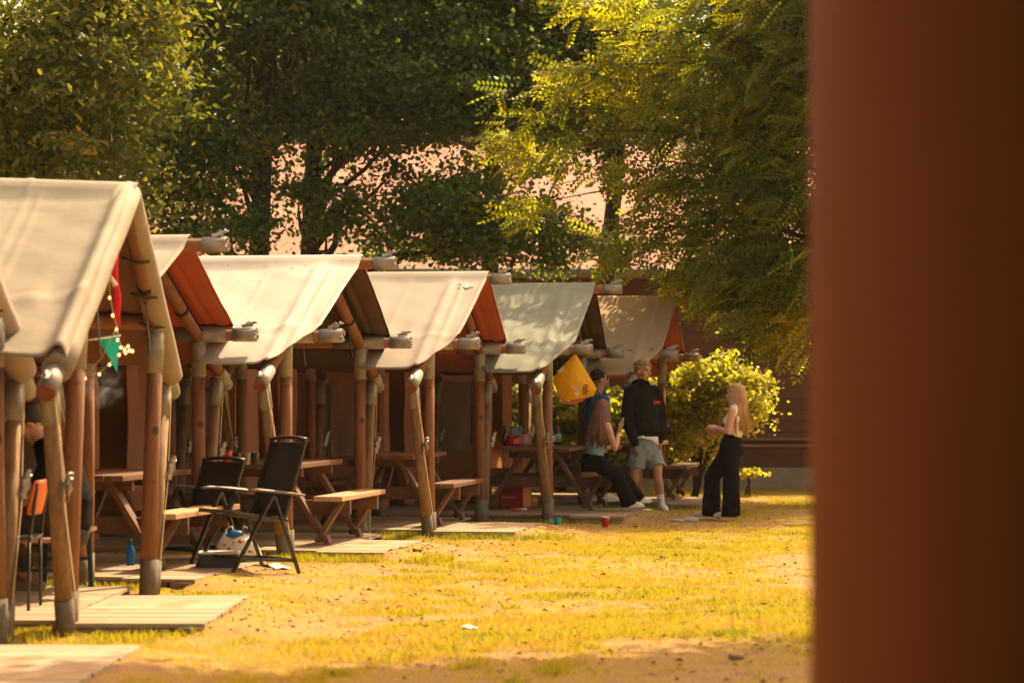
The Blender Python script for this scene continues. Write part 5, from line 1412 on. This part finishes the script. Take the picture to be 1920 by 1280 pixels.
for a in range(N_):
    for b_ in range(N_ - a):
        fs.append((idx[(a, b_)], idx[(a + 1, b_)], idx[(a, b_ + 1)]))
        if a + b_ < N_ - 1: fs.append((idx[(a + 1, b_)], idx[(a + 1, b_ + 1)], idx[(a, b_ + 1)]))
mb.add(vs, fs, 0, True); mb.build('flag', M['teal_flag'], o)
mb = MB(); mb.loft([P(145, 640, Yl + .1) - q[0], P(184, 635, Yl + .1) - q[0], P(226, 629, Yl + .1) - q[0]], [.006] * 3, 6); mb.build('cord', M['white_ribbon'], o)
def ribbon(label, pp, w, m, Y, extra=None):
    o = prop('ribbon', label, 'ribbon', P(*pp[0], Y)); b0 = P(*pp[0], Y)
    mb = MB(); mb.loft([P(a, c, Y + .02 * (k % 2)) - b0 for k, (a, c) in enumerate(pp)], [(w * t, .004) for t in ([1, .8, .6, .9, .7, .5, .4][:len(pp)])], 8, side=(1, .3, 0)); mb.build('streamer', m, o)
    mb = MB(); mb.ellipsoid((0, 0, .0), (.012, .012, .012), nu=8, nv=6); mb.build('knot', m, o); return o
ribbon('red ribbon streamer hanging below the apex of the near tent', [(214, 474), (214, 500), (217, 530), (220, 560), (219, 590), (222, 612)], .030, M['red_ribbon'], Yl + .08)
ribbon('short white ribbon slanting beside the red streamer', [(191, 500), (203, 515), (212, 527), (217, 536)], .022, M['white_ribbon'], Yl + .05)
ribbon('small yellow ribbon tied near the rafter of the near tent', [(199, 472), (200, 480), (202, 488)], .025, M['print_yellow'], Yl + .02)

# wisp of smoke drifting in the porch of the near tent
def smoke():
    m, nt, out = new_mat('smoke_wisp')
    tc = node(nt, 'ShaderNodeTexCoord')
    nz = node(nt, 'ShaderNodeTexNoise', {'Vector': tc.outputs['Object'], 'Scale': 7.0, 'Detail': 5.0, 'Distortion': 1.6})
    d = ramp(nt, nz.outputs['Fac'], [(.50, (0, 0, 0)), (.70, (1, 1, 1))])
    gr = node(nt, 'ShaderNodeVectorMath', {0: tc.outputs['Object']}, operation='LENGTH')
    fall = node(nt, 'ShaderNodeMapRange', {'Value': gr.outputs['Value'], 'From Min': .02, 'From Max': .17, 'To Min': 1.0, 'To Max': 0.0})
    k = node(nt, 'ShaderNodeMath', {0: d, 1: fall.outputs[0]}, operation='MULTIPLY')
    k2 = node(nt, 'ShaderNodeMath', {0: k.outputs[0], 1: 5.0}, operation='MULTIPLY')
    v = node(nt, 'ShaderNodeVolumePrincipled', {'Color': (.8, .8, .82, 1), 'Density': k2.outputs[0]})
    nt.links.new(v.outputs[0], out.inputs['Volume'])
    mb = MB(); mb.ellipsoid((0, 0, 0), (.21, .16, .22)); c = P(192, 722, 15.9)
    o = mb.build('smoke_wisp', m, None); o.location = c; tag(o, 'thin pale smoke wisp drifting below the teal pennant', 'smoke', kind='stuff')
smoke()

# ------------------------------------------------------------------ foreground pillar
mb = MB()
Yp = 4.2; xl = (1520 - 960) / F * Yp; Rr = .27
pil = thing('pillar', 'huge blurred brown round pillar filling the right edge of the photo', 'pillar', (xl + Rr, Yp, 0))
mb.loft([(0, 0, -.1), (0, 0, 1.5), (0, 0, 4.2)], [Rr, Rr, Rr], 64); mb.build('shaft', M['pillar'], pil)
mb = MB(); mb.loft([(0, 0, 4.2), (0, 0, 4.3), (0, 0, 4.32)], [Rr + .06, Rr + .08, Rr + .04], 48); mb.build('cap', M['trim'], pil)

# added wall and roof, out of view, that keep light off the pillar's right side
blocker = thing('shade_blocker', 'added dark wall and roof, unseen, shading the right side of the brown pillar', 'shade_blocker', (1.35, 2.0, 0))
mb = MB(); mb.box((0, 0, 1.55), (.10, 5.0, 3.3)); mb.build('wall', M['boards'], blocker)
mb = MB(); mb.box((-.05, 0, 3.28), (1.5, 5.6, .12)); mb.build('roof', M['boards'], blocker)

# ------------------------------------------------------------------ trees
TG = 'trees behind the tents'
# oak on the left
tree('oak_tree', 'bushy oak with lobed green leaves filling the upper left corner', TG, (-6.9, 30.2, 0), (-6.6, 30.2, 8.0), .24,
     [(-6.1, 29.6, 5.6, 1.7, 1.5, 1.9, 110), (-5.0, 29.2, 4.9, 1.1, 1.1, 1.5, 70), (-6.2, 29.2, 3.9, 1.3, 1.2, .9, 50), (-7.6, 30.0, 6.0, 1.6, 1.6, 2.4, 60), (-4.6, 29.4, 6.4, .8, .9, 1.0, 30), (-6.9, 29.7, 7.2, .9, .9, .9, 30)], 36000, .112, LEAF_OAK, M['leaf_oak'], .24, 21, .42, .17, 22, .25)
DK = dict(cat='tree')
tree('broadleaf_tree', 'dark tree with the leftmost of the two thick trunks behind the cream roof', TG, (-3.42, 33.4, 0), (-3.3, 33.4, 9.2), .155,
     [(-4.0, 33.2, 6.6, 1.6, 1.4, 2.2, 90), (-2.9, 33.2, 7.2, 1.5, 1.4, 2.0, 80), (-4.4, 33.0, 5.0, .9, .9, .9, 24), (-4.7, 33.0, 4.0, 1.0, .8, .7, 22), (-3.6, 33.0, 5.0, .7, .8, .8, 10), (-3.9, 32.9, 3.7, .8, .6, .5, 9)], 52000, .072, LEAF_ROUND, M['leaf_dark'], .24, 31, .38, .22, 22)
tree('broadleaf_tree', 'dark tree on the second thick trunk, right of the leftmost trunk', TG, (-2.84, 34.2, 0), (-2.6, 34.2, 9.6), .145,
     [(-2.0, 34.0, 6.8, 1.7, 1.3, 2.2, 100), (-1.2, 33.8, 5.8, 1.3, 1.2, 1.0, 40), (-2.4, 33.8, 5.1, .9, .9, .6, 12), (-2.4, 33.6, 4.1, .8, .8, .6, 9), (-1.5, 33.7, 4.2, 1.2, .9, .7, 14), (-.8, 33.7, 3.9, 1.1, .9, .55, 12)], 45000, .072, LEAF_ROUND, M['leaf_dark'], .22, 32, .38, .22, 22)
tree('broadleaf_tree', 'dark tree in the middle whose low leafy branches hang over the barn eave', TG, (-.35, 35.0, 0), (-.3, 35.0, 9.4), .14,
     [(-.4, 34.6, 7.0, 1.7, 1.3, 2.0, 90), (-.2, 34.4, 5.3, 1.2, 1.0, .7, 15), (-.2, 34.2, 4.0, 1.3, .9, .8, 14), (.4, 34.2, 3.5, .9, .8, .4, 10), (-1.3, 34.3, 3.55, .9, .7, .4, 7)], 36000, .072, LEAF_ROUND, M['leaf_dark'], .22, 33, .36, .22, 20)
tree('broadleaf_tree', 'dark leaning tree with forked trunk right of the middle, sky dots through its top', TG, (1.18, 35.4, 0), (1.6, 35.4, 7.4), .15,
     [(1.0, 35.2, 6.7, 1.5, 1.0, .8, 60), (1.9, 35.1, 6.0, .9, .9, .8, 26), (1.5, 35.2, 5.2, .7, .7, .6, 12)], 22000, .072, LEAF_ROUND, M['leaf_dark'], .23, 34, .36, .24, 18)
# trees beyond the barn
for k, (x, y, s, lab) in enumerate(((-8.5, 51, 1.0, 'far tree beyond the left end of the barn roof'), (-3.6, 52, 1.05, 'far tree beyond the barn behind the thick trunks'), (1.0, 51, 1.0, 'far tree beyond the barn in the middle, sky between its leaves'), (5.6, 52, 1.05, 'far tree beyond the right part of the barn roof'))):
    tree('broadleaf_tree', lab, 'trees beyond the barn', (x, y, 0), (x + .3, y, 9.5), .25,
         [(x, y, 8.0, 2.7, 2.0, 2.4, 80), (x - .8, y, 6.2, 2.2, 1.6, 1.3, 40), (x + 1.0, y - .3, 9.6, 2.0, 1.6, 1.4, 40)], 17000, .17, LEAF_ROUND, M['leaf_dark'], .36, 50 + k, .40, .22, 14)

# robinia hanging in from the right
def robinia():
    g = np.random.default_rng(77)
    base = (4.35, 31.6, 0)
    root = thing('robinia_tree', 'tall robinia with feathery yellow green leaves hanging in from the right', 'tree', base)
    poly = [(1060, -60), (1085, 90), (1010, 165), (955, 160), (888, 215), (925, 255), (960, 300), (1000, 330), (945, 375), (985, 420), (1040, 425), (1090, 375), (1120, 330), (1180, 330), (1215, 385), (1125, 440), (1135, 478), (1185, 500), (1225, 500), (1270, 522), (1314, 568), (1354, 605), (1388, 622), (1470, 655), (1510, 640), (1560, 600), (1700, 560), (1750, -60)]
    poly = np.array(poly, float)
    def inside(px, py):
        c = np.zeros(len(px), bool); j = len(poly) - 1
        for i in range(len(poly)):
            xi, yi = poly[i]; xj, yj = poly[j]
            c ^= ((yi > py) != (yj > py)) & (px < (xj - xi) * (py - yi) / (yj - yi + 1e-9) + xi); j = i
        return c
    # the same outline as a spray of boughs in metres at about 31 m, with depth of its own
    n = 15000
    px = g.uniform(880, 1750, n); py = g.uniform(-60, 660, n); k = inside(px, py); px, py = px[k], py[k]
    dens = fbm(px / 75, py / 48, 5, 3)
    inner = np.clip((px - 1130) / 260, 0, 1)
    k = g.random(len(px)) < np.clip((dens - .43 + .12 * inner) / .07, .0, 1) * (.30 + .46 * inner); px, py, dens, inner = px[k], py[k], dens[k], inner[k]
    Y = 30.4 + g.random(len(px)) * (1.2 + 1.8 * inner) + (dens - .5) * 1.5
    C = np.stack([(px - 960) / F * Y, Y, CH - (py - HZ) / F * Y], 1)
    ux = g.uniform(3.9, 6.5, 1800); uy = g.uniform(30.6, 34.0, 1800); uz = g.uniform(6.6, 9.2, 1800) - .25 * np.abs(ux - 4.2)
    C = np.concatenate([C, np.stack([ux, uy, uz], 1)]); dens = np.concatenate([dens, np.full(1800, .5)])
    nb_ = 5200; bx_ = g.uniform(1.9, 5.6, nb_); by_ = g.uniform(31.4, 33.1, nb_); bz_ = g.uniform(2.0, 7.6, nb_); kk = (fbm(bx_ * 1.3, bz_ * 1.6, 8, 3) > .40) & (bz_ > 3.2 - .75 * (bx_ - 2.0)) & (bx_ > np.where(bz_ < 3.7, 2.1, 2.9))
    C = np.concatenate([C, np.stack([bx_, by_, bz_], 1)[kk]]); dens = np.concatenate([dens, np.full(kk.sum(), .5)])
    nn = len(C)
    # compound leaves spread outwards to the left and droop
    az = g.normal(math.pi, .9, nn); dr = g.uniform(-.9, .35, nn)
    T = np.stack([np.cos(az) * np.cos(dr), np.sin(az) * np.cos(dr), np.sin(dr)], 1)
    N = g.normal(size=(nn, 3)) * .55; N[:, 2] += .8; N -= T * (N * T).sum(1)[:, None]; N /= np.linalg.norm(N, axis=1)[:, None]
    B = np.cross(N, T)
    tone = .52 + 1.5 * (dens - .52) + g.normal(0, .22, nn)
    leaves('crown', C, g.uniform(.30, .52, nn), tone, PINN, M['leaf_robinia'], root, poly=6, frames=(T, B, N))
    mb = MB()
    b = V3(base)
    mb.loft([b - V3((0, 0, .2)), b + V3((0, 0, .4)), b + V3((.08, 0, 2.6)), b + V3((-.05, 0, 5.2)), b + V3((.1, 0, 8.5))], [.26, .19, .17, .13, .05], 12)
    for (h, tgt) in ((5.6, (960, 70)), (4.6, (905, 215)), (4.2, (1050, 250)), (3.9, (960, 390)), (3.6, (1150, 300)), (3.3, (1140, 450)), (3.0, (1260, 560)), (5.0, (1180, 120)), (6.0, (1120, -20))):
        q = P(tgt[0], tgt[1], 31 + g.uniform(-.5, 1)); s = b + V3((0, 0, h))
        m1 = s.lerp(q, .4) + V3((0, 0, .35)); m2 = s.lerp(q, .75) + V3((0, 0, .2))
        mb.loft([s, m1, m2, q], [.04, .02, .010, .003], 8)
        for t in range(4):
            a = m1.lerp(m2, g.random()) if t < 4 else m2.lerp(q, g.random()); e = a + V3((g.uniform(-.8, .1), g.uniform(-.5, .5), g.uniform(-.5, .15)))
            mb.loft([a, a.lerp(e, .5) + V3((0, 0, .05)), e], [.014, .009, .003], 6)
    mb.build('trunk', M['bark'], root, origin=base)
robinia()

# shrubs
def shrub(label, base, ells, n, size, seed, tone=.5, stems=6, name='leafy_shrub', m='leaf_shrub', sig=.10):
    g = np.random.default_rng(seed); root = thing(name, label, 'shrub', base, group=None)
    C = clumps_in(ells, 0, g); mb = MB(); b = V3(base)
    for k in range(stems):
        q = V3(C[g.integers(len(C))]); mm = b.lerp(q, .5) + V3((g.uniform(-.08, .08), g.uniform(-.08, .08), .1)); mb.loft([b + V3((g.uniform(-.05, .05), g.uniform(-.05, .05), -.05)), mm, q], [.028, .018, .004], 7)
    mb.build('stems', M['bark'], root, origin=base)
    L, idx = fill_clumps(C, n, sig, g); L[:, 2] = np.maximum(L[:, 2], .12)
    leaves('foliage', L, size * g.uniform(.7, 1.25, n), tone + g.normal(0, .2, n), LEAF_ROUND, M[m], root, .4)
bx = P(1345, 0, 33.9).x
shrub('rounded shrub with bright yellow green leaves between the two standing people', (P(1300, 0, 33.6).x, 33.6, 0), [(bx, 33.9, 1.32, .72, .55, .60, 66), (bx - .33, 33.7, .75, .32, .4, .45, 14), (bx + .15, 33.9, 1.75, .45, .4, .25, 16)], 11500, .060, 61, .55, 9)
shrub('yellow green shrub behind the far post and the standing man', (P(1240, 0, 34.4).x, 34.4, 0), [(P(1244, 0, 34.4).x, 34.4, 1.05, .42, .4, .7, 30)], 2800, .07, 62, .45, 6)
shrub('olive shrub seen below the far tent roof behind the bottles', (P(1055, 0, 35.4).x, 35.4, 0), [(P(1055, 0, 35.4).x, 35.4, .85, .75, .5, .85, 50)], 5500, .075, 63, .25, 7)
shrub('low shrub seen through the porches behind the seated woman', (P(1150, 0, 35.6).x, 35.6, 0), [(P(1150, 0, 35.6).x, 35.6, .8, .6, .5, .75, 36)], 4000, .075, 64, .25, 6)
shrub('narrow shrub glimpsed left of the fourth tent post', (P(915, 0, 35.6).x, 35.6, 0), [(P(915, 0, 35.6).x, 35.6, .85, .45, .4, .8, 26)], 2800, .075, 65, .2, 5)
shrub('low creeping sprig with yellow leaves at the right of the black trousers', (P(1400, 0, 34.2).x, 34.2, 0), [(P(1402, 0, 34.2).x, 34.2, .32, .22, .12, .05, 6)], 150, .07, 66, .7, 2, 'low_sprig', sig=.05)

# tree outside the frame on the right whose shade falls on the near lawn
def shade_tree():
    tree('broadleaf_tree', 'tree standing behind the brown pillar, shading the near lawn', None, (5.0, 17.3, 0), (4.6, 17.2, 8.5), .17,
         [(3.6, 16.7, 6.9, 1.0, .5, .6, 46), (1.9, 16.3, 6.9, 1.0, .4, .5, 34), (4.7, 17.0, 6.2, 1.0, .9, .9, 40)], 36000, .10, LEAF_ROUND, M['leaf_dark'], .22, 71, .4, .2, 16)
shade_tree()

# ------------------------------------------------------------------ light, sky, camera
AZ = math.radians(35); EL = math.radians(51)
sd = V3((math.sin(AZ) * math.cos(EL), math.cos(AZ) * math.cos(EL), math.sin(EL)))
li = bpy.data.lights.new('sun', 'SUN'); li.energy = 3.4; li.angle = math.radians(.5); li.color = (1.0, .80, .50)
lo = bpy.data.objects.new('sun', li); COL.objects.link(lo); lo.rotation_euler = (-sd).to_track_quat('-Z', 'Y').to_euler(); lo.location = (10, 30, 30)
w = bpy.data.worlds.new('World'); S.world = w; w.use_nodes = True
nt = w.node_tree; nt.nodes.clear()
sky = nt.nodes.new('ShaderNodeTexSky'); sky.sky_type = 'NISHITA'; sky.sun_disc = False; sky.sun_elevation = EL; sky.sun_rotation = AZ; sky.dust_density = 4.0; sky.ozone_density = .6
mul = nt.nodes.new('ShaderNodeMixRGB'); mul.blend_type = 'MULTIPLY'; mul.inputs[0].default_value = 1; mul.inputs[2].default_value = (1.0, .72, .44, 1)
bg = nt.nodes.new('ShaderNodeBackground'); bg.inputs[1].default_value = .15
ow = nt.nodes.new('ShaderNodeOutputWorld')
nt.links.new(sky.outputs[0], mul.inputs[1]); nt.links.new(mul.outputs[0], bg.inputs[0]); nt.links.new(bg.outputs[0], ow.inputs[0])

cam = bpy.data.cameras.new('camera'); co = bpy.data.objects.new('camera', cam); COL.objects.link(co)
co.location = (0, 0, CH); co.rotation_euler = (math.pi / 2, 0, 0)
cam.sensor_width = 36; cam.lens = F * 36 / 1920; cam.shift_y = 100 / 1920
cam.clip_start = .05; cam.clip_end = 2000
cam.dof.use_dof = True; cam.dof.focus_distance = 24.0; cam.dof.aperture_fstop = 2.4
S.camera = co
S.render.engine = 'CYCLES'
S.cycles.use_denoising = True
try: S.cycles.denoiser = 'OPENIMAGEDENOISE'
except Exception: pass
S.cycles.max_bounces = 7; S.cycles.diffuse_bounces = 4; S.cycles.transmission_bounces = 5; S.cycles.glossy_bounces = 2; S.cycles.volume_bounces = 0
S.cycles.caustics_reflective = False; S.cycles.caustics_refractive = False
S.cycles.sample_clamp_indirect = 6
S.view_settings.view_transform = 'Standard'; S.view_settings.look = 'None'; S.view_settings.exposure = 1.55; S.view_settings.gamma = 1

# warm air between the camera and the barn
def haze():
    m, nt, out = new_mat('warm_air')
    v = node(nt, 'ShaderNodeVolumePrincipled', {'Color': (.95, .90, .80, 1), 'Density': .0002, 'Anisotropy': .35})
    nt.links.new(v.outputs[0], out.inputs['Volume'])
    mb = MB(); mb.box((0, 28, 6.5), (120, 72, 16)); o = mb.build('haze', m, None); tag(o, 'thin warm backlit haze filling the air over the camp', 'haze', kind='stuff')
haze()
